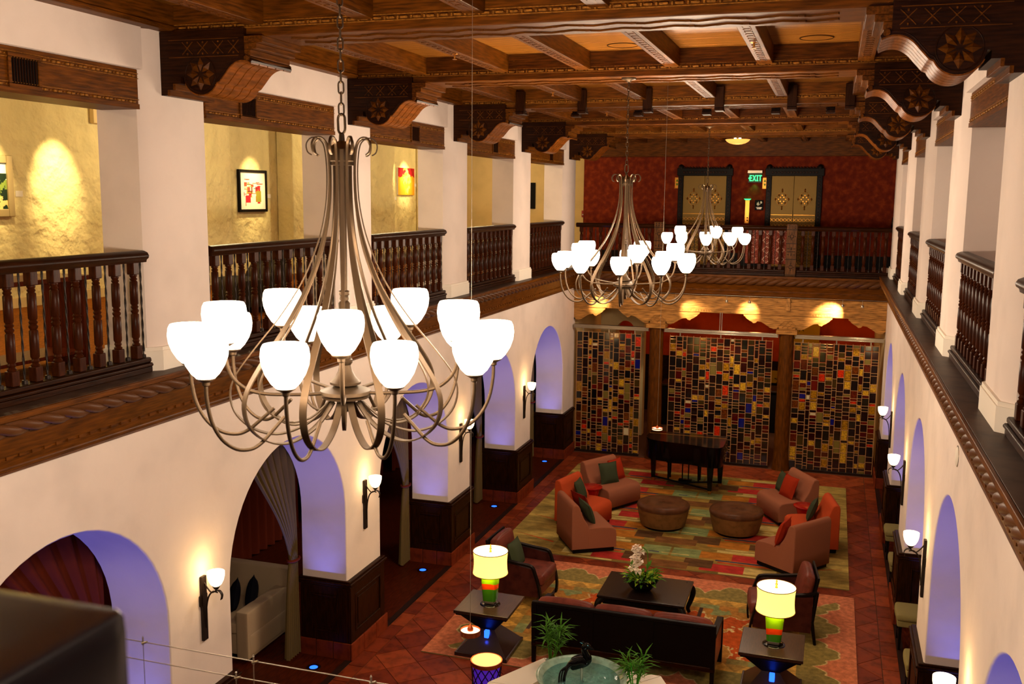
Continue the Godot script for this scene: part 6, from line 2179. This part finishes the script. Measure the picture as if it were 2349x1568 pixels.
func build_fountain() -> void:
	var c := Vector3(-2.19, 0, -9.13)
	var f := thing("fountain", "white stone fountain with a round celadon bowl of rippling water", "fountain", c)
	var o := PackedVector2Array([Vector2(-0.6, -0.74), Vector2(0.69, -0.74), Vector2(1.02, -0.1), Vector2(1.02, 0.75), Vector2(-1.0, 0.75), Vector2(-1.0, -0.02)])
	var inner := PackedVector2Array([Vector2(-0.42, -0.42), Vector2(0.42, -0.42), Vector2(0.58, -0.1), Vector2(0.58, 0.45), Vector2(-0.58, 0.45), Vector2(-0.58, -0.05)])
	for i in 6:
		var j := (i + 1) % 6
		var q := PackedVector2Array([o[i], o[j], inner[j], inner[i]])
		var g := Geometry2D.offset_polygon(q, -0.003)
		part(f, "coping_slab", Mb.new().prism(g[0], Vector3(0, 0.55, 0), Vector3(1, 0, 0), Vector3(0, 0, 1), Vector3.UP, 0.05), M.stone_white)
	var bo := Geometry2D.offset_polygon(o, -0.06)
	part(f, "basin", Mb.new().prism(bo[0], Vector3(0, 0, 0), Vector3(1, 0, 0), Vector3(0, 0, 1), Vector3.UP, 0.54), M.plaster_cream)
	part(f, "pedestal", Mb.new().lathe([Vector2(0.3, 0.54), Vector2(0.2, 0.6), Vector2(0.18, 0.66)], 24), M.celadon)
	part(f, "bowl", Mb.new().lathe([Vector2(0.12, 0.62), Vector2(0.3, 0.66), Vector2(0.41, 0.74), Vector2(0.455, 0.83), Vector2(0.46, 0.85), Vector2(0.445, 0.856), Vector2(0.42, 0.835), Vector2(0.36, 0.77), Vector2(0.25, 0.725), Vector2(0.0, 0.71)], 48, Vector3.ZERO, 0.3), M.celadon)
	var wv := func(u: float, v: float) -> Vector3:
		var r := v * 0.392
		return Vector3(cos(u * TAU) * r, 0.805 + 0.003 * sin(r * 60.0) * (1.0 - v) + 0.002 * sin(u * 31.0 + v * 20.0), sin(u * TAU) * r)
	part(f, "water", Mb.new().sheet(wv, 48, 24), M.water)
	part(f, "underwater_lamp", Mb.new().lathe([Vector2(0.0, 0.745), Vector2(0.05, 0.74), Vector2(0.055, 0.725)], 20, Vector3(0.14, 0, 0.2)), M.lamp_white)
	spot(f, Vector3(0.1, 1.5, 0.35), Vector3(-0.02, 0.85, -0.1), 0.12, Color(0.55, 1.0, 0.95), 26.0)
	# the bird that stands in the bowl: one body from tail tip to beak
	var b := thing("bird_statue", "glossy black bird statue with a long drooping tail in the fountain bowl", "statue", c + Vector3(0.0, 0.715, 0.0))
	var k: Array = smooth_path([Vector3(-0.145, 0.02, 0.10), Vector3(-0.15, 0.13, 0.08), Vector3(-0.13, 0.22, 0.05), Vector3(-0.07, 0.265, 0.02), Vector3(0.0, 0.275, 0.0), Vector3(0.055, 0.31, -0.01), Vector3(0.035, 0.375, -0.01), Vector3(0.02, 0.42, -0.01), Vector3(0.05, 0.45, -0.01), Vector3(0.085, 0.435, -0.01), Vector3(0.125, 0.42, -0.01)], 5)
	var kr := [0.004, 0.012, 0.022, 0.05, 0.062, 0.05, 0.034, 0.03, 0.032, 0.018, 0.003]
	var rr := []
	for i in k.size():
		var a := float(i) / 5.0
		var j := mini(int(a), 9)
		rr.append(lerpf(kr[j], kr[j + 1], a - j))
	part(b, "body", Mb.new().tube(k, rr, 14), M.black_gloss)
	for q in [Vector3(0.0, 0, 0.05), Vector3(0.0, 0, -0.05)]:
		var wg := Mb.new()
		wg.cushion(Vector3.ZERO, Vector3(0.17, 0.09, 0.025), 0.012, 0.01, Transform3D(Basis(Vector3.BACK, 0.5), Vector3(-0.03, 0.275, q.z)), 6)
		part(b, "wing", wg, M.black_gloss)
	for i in 3:
		part(b, "tail_feather", Mb.new().tube(smooth_path([Vector3(-0.08, 0.26, 0.02), Vector3(-0.15 - 0.02 * i, 0.19, 0.06 + 0.015 * i), Vector3(-0.165 - 0.015 * i, 0.06, 0.10 + 0.02 * i)], 5), 0.009, 6), M.black_gloss)
	for q in [-0.02, 0.02]:
		part(b, "leg", Mb.new().tube([Vector3(0.0, 0.23, q), Vector3(0.012, 0.0, q)], 0.008, 7), M.steel)
	var cr := Mb.new()
	for i in 4:
		cr.tube([Vector3(0.03, 0.455, -0.01), Vector3(0.01 - 0.012 * i, 0.495 - 0.006 * i, -0.01)], 0.004, 5)
	part(b, "crest", cr, M.black_gloss)
	# lucky bamboo behind and beside the bowl
	var n := 0
	for q in [[Vector3(-2.66, 0.6, -9.70), 0.5, 9], [Vector3(-1.70, 0.6, -9.42), 0.56, 8]]:
		var p := thing("bamboo_plant", ["bushy potted bamboo behind the left rim of the fountain bowl", "bamboo lit green beside the right rim of the fountain bowl"][n], "plant", q[0])
		part(p, "pot", Mb.new().lathe([Vector2(0.0, 0.0), Vector2(0.05, 0.0), Vector2(0.065, 0.07), Vector2(0.055, 0.07), Vector2(0.0, 0.06)], 16), M.celadon)
		var lf := Mb.new()
		for i in q[2]:
			var a := rng.randf() * TAU
			var hh: float = q[1] * rng.randf_range(0.5, 1.0)
			var tip := Vector3(cos(a) * 0.1, hh, sin(a) * 0.08)
			var st := [Vector3(cos(a) * 0.03, 0.05, sin(a) * 0.03), Vector3(cos(a) * 0.05, hh * 0.5, sin(a) * 0.05), tip]
			part(p, "cane", Mb.new().tube(smooth_path(st, 4), 0.006, 6), M.leaf)
			for m in 14:
				var tt := rng.randf_range(0.35, 1.0)
				var ba := rng.randf() * TAU
				leaf(lf, st[0].lerp(tip, tt), Vector3(cos(ba), rng.randf_range(-0.1, 0.9), sin(ba)).normalized(), rng.randf_range(0.12, 0.24), 0.02)
		tag(part(p, "leaves", lf, M.leaf), "", "", "", "stuff")
		n += 1
	spot(self, Vector3(-1.45, 0.66, -8.9), Vector3(-1.7, 0.95, -9.42), 0.12, Color(0.3, 1.0, 0.6), 30.0)


func build_hanging() -> void:
	# copper-rimmed drum lamp on the floor, left of the fountain
	var d := thing("drum_lamp", "drum-shaped lamp with glowing skin top and black lattice sides, left of the fountain", "lamp", Vector3(-3.45, 0, -9.83))
	part(d, "skin", Mb.new().lathe([Vector2(0.0, 0.497), Vector2(0.1, 0.495), Vector2(0.165, 0.488)], 36), M.drum_top)
	part(d, "hoop", Mb.new().lathe([Vector2(0.165, 0.487), Vector2(0.178, 0.49), Vector2(0.18, 0.485), Vector2(0.18, 0.445), Vector2(0.172, 0.44)], 36), M.copper)
	part(d, "inner_drum", Mb.new().lathe([Vector2(0.155, 0.45), Vector2(0.14, 0.25), Vector2(0.15, 0.02), Vector2(0.0, 0.02)], 32), M.purple_glow)
	var lt := Mb.new()
	for i in 12:
		for sg in [-1.0, 1.0]:
			var pts := []
			for j in 15:
				var y := 0.44 - j * 0.031
				var a: float = TAU * i / 12.0 + sg * j * 0.11
				var r := 0.172 - 0.016 * sin(PI * j / 14.0)
				pts.append(Vector3(cos(a) * r, y, sin(a) * r))
			lt.tube(pts, 0.006, 5)
	part(d, "lattice", lt, M.iron)
	part(d, "base_ring", Mb.new().lathe([Vector2(0.16, 0.03), Vector2(0.18, 0.02), Vector2(0.18, 0.0), Vector2(0.15, 0.0)], 32), M.iron)
	for i in 10:
		part(d, "rivet", Mb.new().lathe([Vector2(0.0, 0.006), Vector2(0.007, 0.0)], 8), M.iron, Vector3(cos(TAU * i / 10) * 0.18, 0.465, sin(TAU * i / 10) * 0.18), Vector3(0, 0, 0))
	# two small copper pendants on long wires from the ceiling
	var k := 0
	for q in [[Vector3(-2.15, 2.765, -5.8), 0.068, "small copper pendant lamp on a long wire, nearest, above the left end table in view"], [Vector3(-2.17, 2.49, -13.2), 0.074, "small shallow pendant lamp on a long wire, seen in front of the piano"]]:
		var p := thing("pendant_lamp", q[2], "lamp", q[0], 0.0, "pendant lamps on long wires")
		var r: float = q[1]
		part(p, "wire", Mb.new().tube([Vector3(0, 7.13 - q[0].y, 0), Vector3(0, 0.05, 0)], 0.0018, 5), M.steel)
		part(p, "ring", Mb.new().lathe([Vector2(r - 0.003, 0.012), Vector2(r, 0.012), Vector2(r, -0.022 if k == 0 else 0.0), Vector2(r - 0.003, -0.022 if k == 0 else 0.0)], 32), M.copper)
		part(p, "diffuser", Mb.new().lathe([Vector2(0.0, 0.006), Vector2(r - 0.004, 0.002), Vector2(r - 0.004, -0.012), Vector2(0.0, -0.015)], 32), glow("pendant_glow_%d" % k, Color(1.0, 0.82, 0.6), 1.6))
		part(p, "hub", Mb.new().lathe([Vector2(0.0, 0.055), Vector2(0.006, 0.05), Vector2(0.012, 0.03), Vector2(0.02, 0.022), Vector2(0.02, 0.006)], 14), M.copper)
		omni(p, Vector3(0, -0.05, 0), 0.02, WARM, 0.03)
		k += 1


# blue floor lights, the pale sofa in the left arcade, stools in the right one
func build_niches() -> void:
	var names := ["second", "third", "fourth", "farthest"]
	for s in ["left", "right"]:
		for k in range(0, 5):
			var zj := PIER0 - STEP * k + PIER_H
			var at := side_xf(s) * Vector3(0.29, 0.004, zj + 0.33)
			var nm: String = "nearest" if k == 0 else names[k - 1]
			var u := thing("floor_light", "round blue uplight set in the floor of the %s %s arch" % [nm, s], "light", at, 0.0, "blue floor uplights")
			part(u, "rim", Mb.new().lathe([Vector2(0.052, 0.0), Vector2(0.052, 0.006), Vector2(0.085, 0.006), Vector2(0.088, 0.0)], 24), M.iron)
			part(u, "lens", Mb.new().lathe([Vector2(0.0, 0.006), Vector2(0.05, 0.004)], 20), M.blue_glow)
			spot(u, Vector3(0, 0.03, 0), Vector3(0, 3.0, 0), 3.6, Color(0.42, 0.46, 1.0), 24.0, 0.8, 0.02)
	# the sofa in the second arch
	var so := thing("sofa", "pale cream square sofa with dark cushions behind the second left arch", "sofa", Vector3(-7.3, 0.004, -10.2))
	part(so, "base", Mb.new().cushion(Vector3(0, 0.22, 0.0), Vector3(1.75, 0.28, 0.95), 0.03, 0.0), M.fabric_cream)
	part(so, "seat_cushion", Mb.new().cushion(Vector3(0, 0.42, 0.1), Vector3(1.4, 0.15, 0.8), 0.04, 0.02), M.fabric_cream)
	part(so, "backrest", Mb.new().cushion(Vector3.ZERO, Vector3(1.75, 0.62, 0.18), 0.03, 0.0, Transform3D(Basis(Vector3.RIGHT, -0.1), Vector3(0, 0.56, -0.46))), M.fabric_cream)
	for sx in [-0.83, 0.78]:
		part(so, "arm", Mb.new().cushion(Vector3(sx, 0.35, 0.02), Vector3(0.17, 0.6, 0.98), 0.025, 0.0), M.fabric_cream)
	for q in [Vector3(-0.8, 0, 0.4), Vector3(0.8, 0, 0.4), Vector3(-0.8, 0, -0.4), Vector3(0.8, 0, -0.4)]:
		part(so, "foot", Mb.new().frustum(Vector3(q.x, 0, q.z), Vector2(0.05, 0.05), Vector2(0.06, 0.06), 0.08), M.black_wood)
	cushion_on(so, "black cushion against the arm of the cream sofa", M.fabric_navy, Vector3(0.6, 0.66, 0.0), 0.42, -0.15, -1.1, 0.5)
	cushion_on(so, "black cushion leaning at the front of the cream sofa", M.fabric_navy, Vector3(0.42, 0.64, 0.12), 0.4, -0.2, -1.0, 0.6)
	# stools in the right arcade
	var proto: Node3D = null
	var sl := ["farthest", "third from the near end", "second from the near end", "nearest"]
	for k in 4:
		var at := Vector3([1.26, 1.26, 1.25, 1.27][k], 0.004, [-16.22, -14.85, -12.9, -11.5][k])
		var label := "green upholstered stool with dark wooden legs in the right arcade, %s" % sl[k]
		if proto:
			copy_of(proto, label, at, 0.0)
			continue
		var st := thing("stool", label, "stool", at, 0.0, "green stools in the right arcade")
		proto = st
		part(st, "seat_cushion", Mb.new().cushion(Vector3(0, 0.435, 0), Vector3(0.5, 0.09, 0.46), 0.035, 0.015), M.fabric_olive)
		part(st, "apron", Mb.new().cushion(Vector3(0, 0.355, 0), Vector3(0.48, 0.08, 0.44), 0.015, 0.0), M.fabric_olive)
		for sx in [-1.0, 1.0]:
			for sz in [-1.0, 1.0]:
				part(st, "leg", Mb.new().frustum(Vector3(sx * 0.2, 0, sz * 0.18), Vector2(0.028, 0.028), Vector2(0.042, 0.042), 0.33), M.black_wood)
			part(st, "stretcher", Mb.new().box(Vector3(sx * 0.2, 0.14, 0), Vector3(0.02, 0.025, 0.34), 0.003), M.black_wood)


# pictures and small fittings of the left gallery
func paint(kind: int) -> ImageTexture:
	var w := 128
	var h := 112
	var im := Image.create(w, h, false, Image.FORMAT_RGB8)
	var f := FastNoiseLite.new()
	f.seed = 70 + kind
	f.frequency = 0.03
	for y in h:
		for x in w:
			var n := f.get_noise_2d(x, y)
			var c: Color
			match kind:
				0:
					c = rgb(196, 214, 226) if y < 40 else rgb(120, 140, 60)
					if x > 40 and y > 24 and n > -0.1:
						c = rgb(28, 44, 30)
					elif y > 80:
						c = rgb(214, 190, 120)
				1:
					c = rgb(240, 232, 214)
				2:
					var q := absf(n * 9.0 - roundf(n * 9.0))
					c = rgb(228, 196, 120) if q < 0.26 else ([rgb(150, 28, 40), rgb(40, 34, 30), rgb(206, 150, 50), rgb(236, 222, 180)][int(roundf(n * 9.0) + 40) % 4])
				_:
					c = rgb(176, 30, 36) if y < 36 + 10 * n else rgb(226, 160, 40)
					if absf(x - 64.0 - n * 30.0) < 34.0 - absf(y - 50.0) * 0.5:
						c = rgb(250, 220, 110) if n > 0.0 else rgb(244, 180, 60)
			im.set_pixel(x, y, c)
	if kind == 1:
		for i in 46:
			var c: Color = [rgb(190, 40, 50), rgb(226, 170, 40), rgb(60, 50, 36), rgb(200, 80, 60), rgb(160, 160, 60)][rng.randi_range(0, 4)]
			var x := rng.randi_range(18, 92)
			var y := rng.randi_range(18, 84)
			if rng.randf() < 0.5:
				im.fill_rect(Rect2i(x, y, rng.randi_range(10, 30), 2), c)
			else:
				im.fill_rect(Rect2i(x, y, 3 if i > 14 else 14, rng.randi_range(8, 22)), c)
		im.fill_rect(Rect2i(26, 70, 26, 22), rgb(196, 44, 56))
		im.fill_rect(Rect2i(80, 56, 26, 34), rgb(150, 140, 50))
	return ImageTexture.create_from_image(im)


func build_art() -> void:
	var xw := -10.2
	# z centre, y centre, width, height, frame, label
	var list := [[-9.86, 5.69, 0.9, 0.78, "silver", "small landscape painting in a silver frame at the left edge of the view", 0], [-15.9, 5.685, 0.92, 0.76, "black", "abstract red and yellow print in a black frame in the second gallery opening", 1], [-21.6, 5.69, 0.85, 1.0, "none", "unframed canvas of red and cream swirls in the third gallery opening", 2], [-22.75, 5.98, 0.98, 0.66, "none", "unframed canvas in red and glowing gold, right of the swirls canvas", 3]]
	for q in list:
		var p := thing("wall_picture", q[5], "picture", Vector3(xw, q[1], q[0]), PI / 2, "gallery pictures")
		var m := mat("picture_print_%d" % q[6], Color.WHITE, 0.5)
		m.albedo_texture = paint(q[6])
		var w: float = q[2]
		var h: float = q[3]
		var fw := 0.05 if q[4] == "black" else (0.1 if q[4] == "silver" else 0.0)
		var iw := w - fw * 2.0
		var ih := h - fw * 2.0
		var face := Mb.new()
		var f := func(a: float, b: float) -> Vector3:
			return Vector3((a - 0.5) * iw, (0.5 - b) * ih, 0.036)
		face.sheet(f, 1, 1, true)
		part(p, "canvas", Mb.new().box(Vector3(0, 0, 0.02), Vector3(iw, ih, 0.03)), M.white_paint)
		part(p, "painting", face, m)
		if fw > 0.0:
			var fr := Mb.new()
			for sx in [-1.0, 1.0]:
				fr.box(Vector3(sx * (w - fw) * 0.5, 0, 0.03), Vector3(fw, h, 0.06), 0.01)
				fr.box(Vector3(0, sx * (h - fw) * 0.5, 0.03), Vector3(w - 2 * fw, fw, 0.06), 0.01)
			part(p, "frame", fr, M.black_wood if q[4] == "black" else M.frame_silver if M.has("frame_silver") else mat("frame_silver", rgb(176, 160, 122), 0.4, 0.4))
		var c := thing("picture_card", "tiny white caption card right of the %s" % ["landscape painting", "black framed print", "swirls canvas", "red and gold canvas"][q[6]], "card", Vector3(xw, q[1] - h * 0.12, q[0] - w * 0.5 - 0.13), PI / 2, "caption cards")
		part(c, "paper", Mb.new().box(Vector3(0, 0, 0.003), Vector3(0.12, 0.075, 0.006)), M.white_paint)
	var d := thing("wall_picture", "narrow black canvas on the cream end wall of the left gallery", "picture", Vector3(-7.9, 5.67, -26.0))
	part(d, "canvas", Mb.new().box(Vector3(0, 0, 0.02), Vector3(0.22, 0.7, 0.04), 0.003), M.black)
	# the gallery's picture lights: a track of small spotlights near the ceiling
	var aims := [Vector3(xw, 5.85, -9.86), Vector3(xw, 5.75, -11.1), Vector3(xw, 5.7, -15.9), Vector3(xw, 5.7, -21.6), Vector3(xw, 6.0, -22.7)]
	var n := 0
	for a in aims:
		var at := Vector3(-9.35, 6.9, a.z + 0.05)
		var s := thing("track_spotlight", "small white spotlight under the left gallery ceiling, aimed at the %s" % ["landscape painting", "bare yellow wall", "black framed print", "swirls canvas", "red and gold canvas"][n], "spotlight", at, 0.0, "gallery picture lights")
		part(s, "mount", Mb.new().lathe([Vector2(0.05, 0.08), Vector2(0.05, 0.06), Vector2(0.01, 0.055), Vector2(0.01, 0.0)], 14), M.white_paint)
		part(s, "head", Mb.new().lathe([Vector2(0.0, 0.04), Vector2(0.03, 0.035), Vector2(0.035, -0.04), Vector2(0.0, -0.03)], 16), M.white_paint)
		spot(self, at + Vector3(0, -0.06, 0), a, [8.0, 8.0, 5.0, 5.0, 6.0][n], Color(1.0, 0.88, 0.62), 23.0, 1.0, 0.02)
		n += 1
	var al := thing("alarm_horn", "small pale alarm box high on the yellow wall of the nearest left opening", "alarm", Vector3(-10.2, 6.72, -11.95), PI / 2)
	part(al, "case", Mb.new().box(Vector3(0, 0, 0.04), Vector3(0.28, 0.24, 0.08), 0.01), M.plaster_cream)
	part(al, "lens", Mb.new().box(Vector3(0.04, 0.03, 0.085), Vector3(0.1, 0.08, 0.02), 0.005), M.white_paint)
	var fa := thing("fire_alarm", "small red fire alarm box on the cream end wall of the left gallery", "alarm", Vector3(-6.42, 5.2, -26.0))
	part(fa, "case", Mb.new().box(Vector3(0, 0, 0.03), Vector3(0.12, 0.18, 0.06), 0.006), M.red_lacquer)
	part(fa, "handle", Mb.new().box(Vector3(0, -0.02, 0.065), Vector3(0.07, 0.03, 0.01), 0.003), M.white_paint)


# the dark box by the camera and the cable grid below the near gallery
func build_foreground() -> void:
	var b := thing("speaker_box", "glossy black box close to the camera at the lower left, out of focus", "speaker", Vector3(-0.655, 4.6, -0.785))
	part(b, "cabinet", Mb.new().cushion(Vector3(-0.5, 0.295, 0.3), Vector3(1.0, 0.59, 0.6), 0.018, 0.0, Transform3D.IDENTITY, 14), M.speaker_black if M.has("speaker_black") else mat("speaker_black", rgb(24, 24, 28), 0.24))
	part(b, "bracket", Mb.new().mm(Vector3(-0.6, -0.47, 0.2), Vector3(-0.4, 0.01, 0.4), 0.01), M.black)
	var shelf := structure("slab", "balcony slab on which the camera stands")
	part(shelf, "slab", Mb.new().mm(Vector3(XL, 3.9, -0.6), Vector3(XR, 4.11, 2.0)), M.plaster)
	var c := thing("cable_grid", "thin steel cables with small clips strung below the near gallery, at the lower left", "cables", Vector3(-2.3, 3.98, -2.8))
	var drop := 2.2
	for q in [[Vector3(-0.9, 0.02, 0), Vector3(2.9, 0.02, 0)], [Vector3(-0.9, -0.05, 0.0), Vector3(2.9, -0.05, 0.0)]]:
		part(c, "cable", Mb.new().tube(q, 0.0018, 6), M.steel)
	for x in [0.004, 0.462, 0.912]:
		part(c, "drop_cable", Mb.new().tube([Vector3(x, 0.045, 0.004), Vector3(x, -drop, 0.004)], 0.0014, 6), M.steel)
		var cl := Mb.new()
		cl.tube([Vector3(x - 0.005, 0.016, 0.004), Vector3(x + 0.018, 0.025, 0.004)], 0.004, 8)
		cl.tube([Vector3(x, 0.04, 0.004), Vector3(x, 0.01, 0.004)], 0.003, 8)
		part(c, "clip", cl, M.steel)
	for x in [0.39, 0.86]:
		part(c, "drop_cable", Mb.new().tube([Vector3(x, -0.03, 0.004), Vector3(x, -drop, 0.004)], 0.0014, 6), M.steel)
		var cl := Mb.new()
		cl.tube([Vector3(x - 0.005, -0.054, 0.004), Vector3(x + 0.018, -0.045, 0.004)], 0.004, 8)
		cl.tube([Vector3(x, -0.03, 0.004), Vector3(x, -0.06, 0.004)], 0.003, 8)
		part(c, "clip", cl, M.steel)


# small fittings: sprinklers, ceiling speakers, a wall detector, and the furniture that stands on the left gallery
func build_fittings() -> void:
	var k := 0
	for q in [Vector3(-3.53, 6.95, -9.04), Vector3(-0.75, 6.95, -9.03), Vector3(-3.53, 6.95, -12.5), Vector3(-3.53, 6.95, -15.66)]:
		var s := thing("sprinkler", "small brass sprinkler head under a ceiling joist, %s" % ["nearest on the left", "nearest on the right", "in the second bay", "in the third bay"][k], "sprinkler", q, 0.0, "ceiling sprinklers")
		part(s, "escutcheon", Mb.new().lathe([Vector2(0.0, -0.006), Vector2(0.03, -0.004), Vector2(0.034, 0.0)], 14), M.brass)
		part(s, "head", Mb.new().lathe([Vector2(0.0, -0.05), Vector2(0.022, -0.05), Vector2(0.022, -0.046), Vector2(0.006, -0.042), Vector2(0.01, -0.02), Vector2(0.01, -0.004)], 12), M.brass)
		k += 1
	k = 0
	for q in [Vector3(-0.26, 7.135, -10.1), Vector3(-2.13, 7.135, -10.1)]:
		var s := thing("ceiling_speaker", "round wooden speaker cover flush in the ceiling boards, %s" % ["right one of two", "left one of two"][k], "speaker", q, 0.0, "round ceiling speakers")
		part(s, "ring", Mb.new().lathe([Vector2(0.15, 0.0), Vector2(0.15, -0.007), Vector2(0.158, -0.007), Vector2(0.158, 0.0)], 32), M.dark_wood_x)
		part(s, "cover", Mb.new().lathe([Vector2(0.0, -0.003), Vector2(0.15, -0.003)], 32), M.board_wood)
		k += 1
	var d := thing("wall_detector", "flat round white detector on the right wall above the arches", "detector", Vector3(XR, 3.485, -8.85), -PI / 2)
	part(d, "cover", Mb.new().lathe([Vector2(0.0, 0.012), Vector2(0.075, 0.01), Vector2(0.085, 0.0)], 24), M.white_paint, Vector3.ZERO, Vector3(PI / 2, 0, 0))
	part(d, "rim", Mb.new().lathe([Vector2(0.083, 0.004), Vector2(0.09, 0.004), Vector2(0.092, 0.0)], 24), M.steel, Vector3.ZERO, Vector3(PI / 2, 0, 0))
	var t := thing("console_table", "brown wooden console table with solid ends behind the nearest left balustrade", "table", Vector3(-6.45, 4.108, -6.55))
	part(t, "table_top", Mb.new().box(Vector3(0, 0.77, 0), Vector3(0.5, 0.04, 1.15), 0.006), M.panel_brown if M.has("panel_brown") else textured("panel_brown", rgb(112, 54, 26), 0.4, M.beam_wood_y.albedo_texture, Vector3(5, 0.5, 5)))
	for z in [0.5, -0.5]:
		part(t, "end_panel", Mb.new().box(Vector3(0, 0.375, z), Vector3(0.44, 0.75, 0.05), 0.006), M.panel_brown)
	part(t, "shelf", Mb.new().box(Vector3(0, 0.12, 0), Vector3(0.4, 0.03, 0.96), 0.004), M.panel_brown)
	var c := lounge_chair("dark grey upholstered chair behind the second left balustrade", M.fabric_grey if M.has("fabric_grey") else textured("fabric_grey", rgb(62, 56, 50), 0.9, M.fabric_taupe.albedo_texture, Vector3(3, 3, 3), null, 0.1, 0.0, false), Vector3(-7.3, 4.108, -11.3), Vector2(-0.6, 0.8), 0.9)
	c.remove_meta("group")
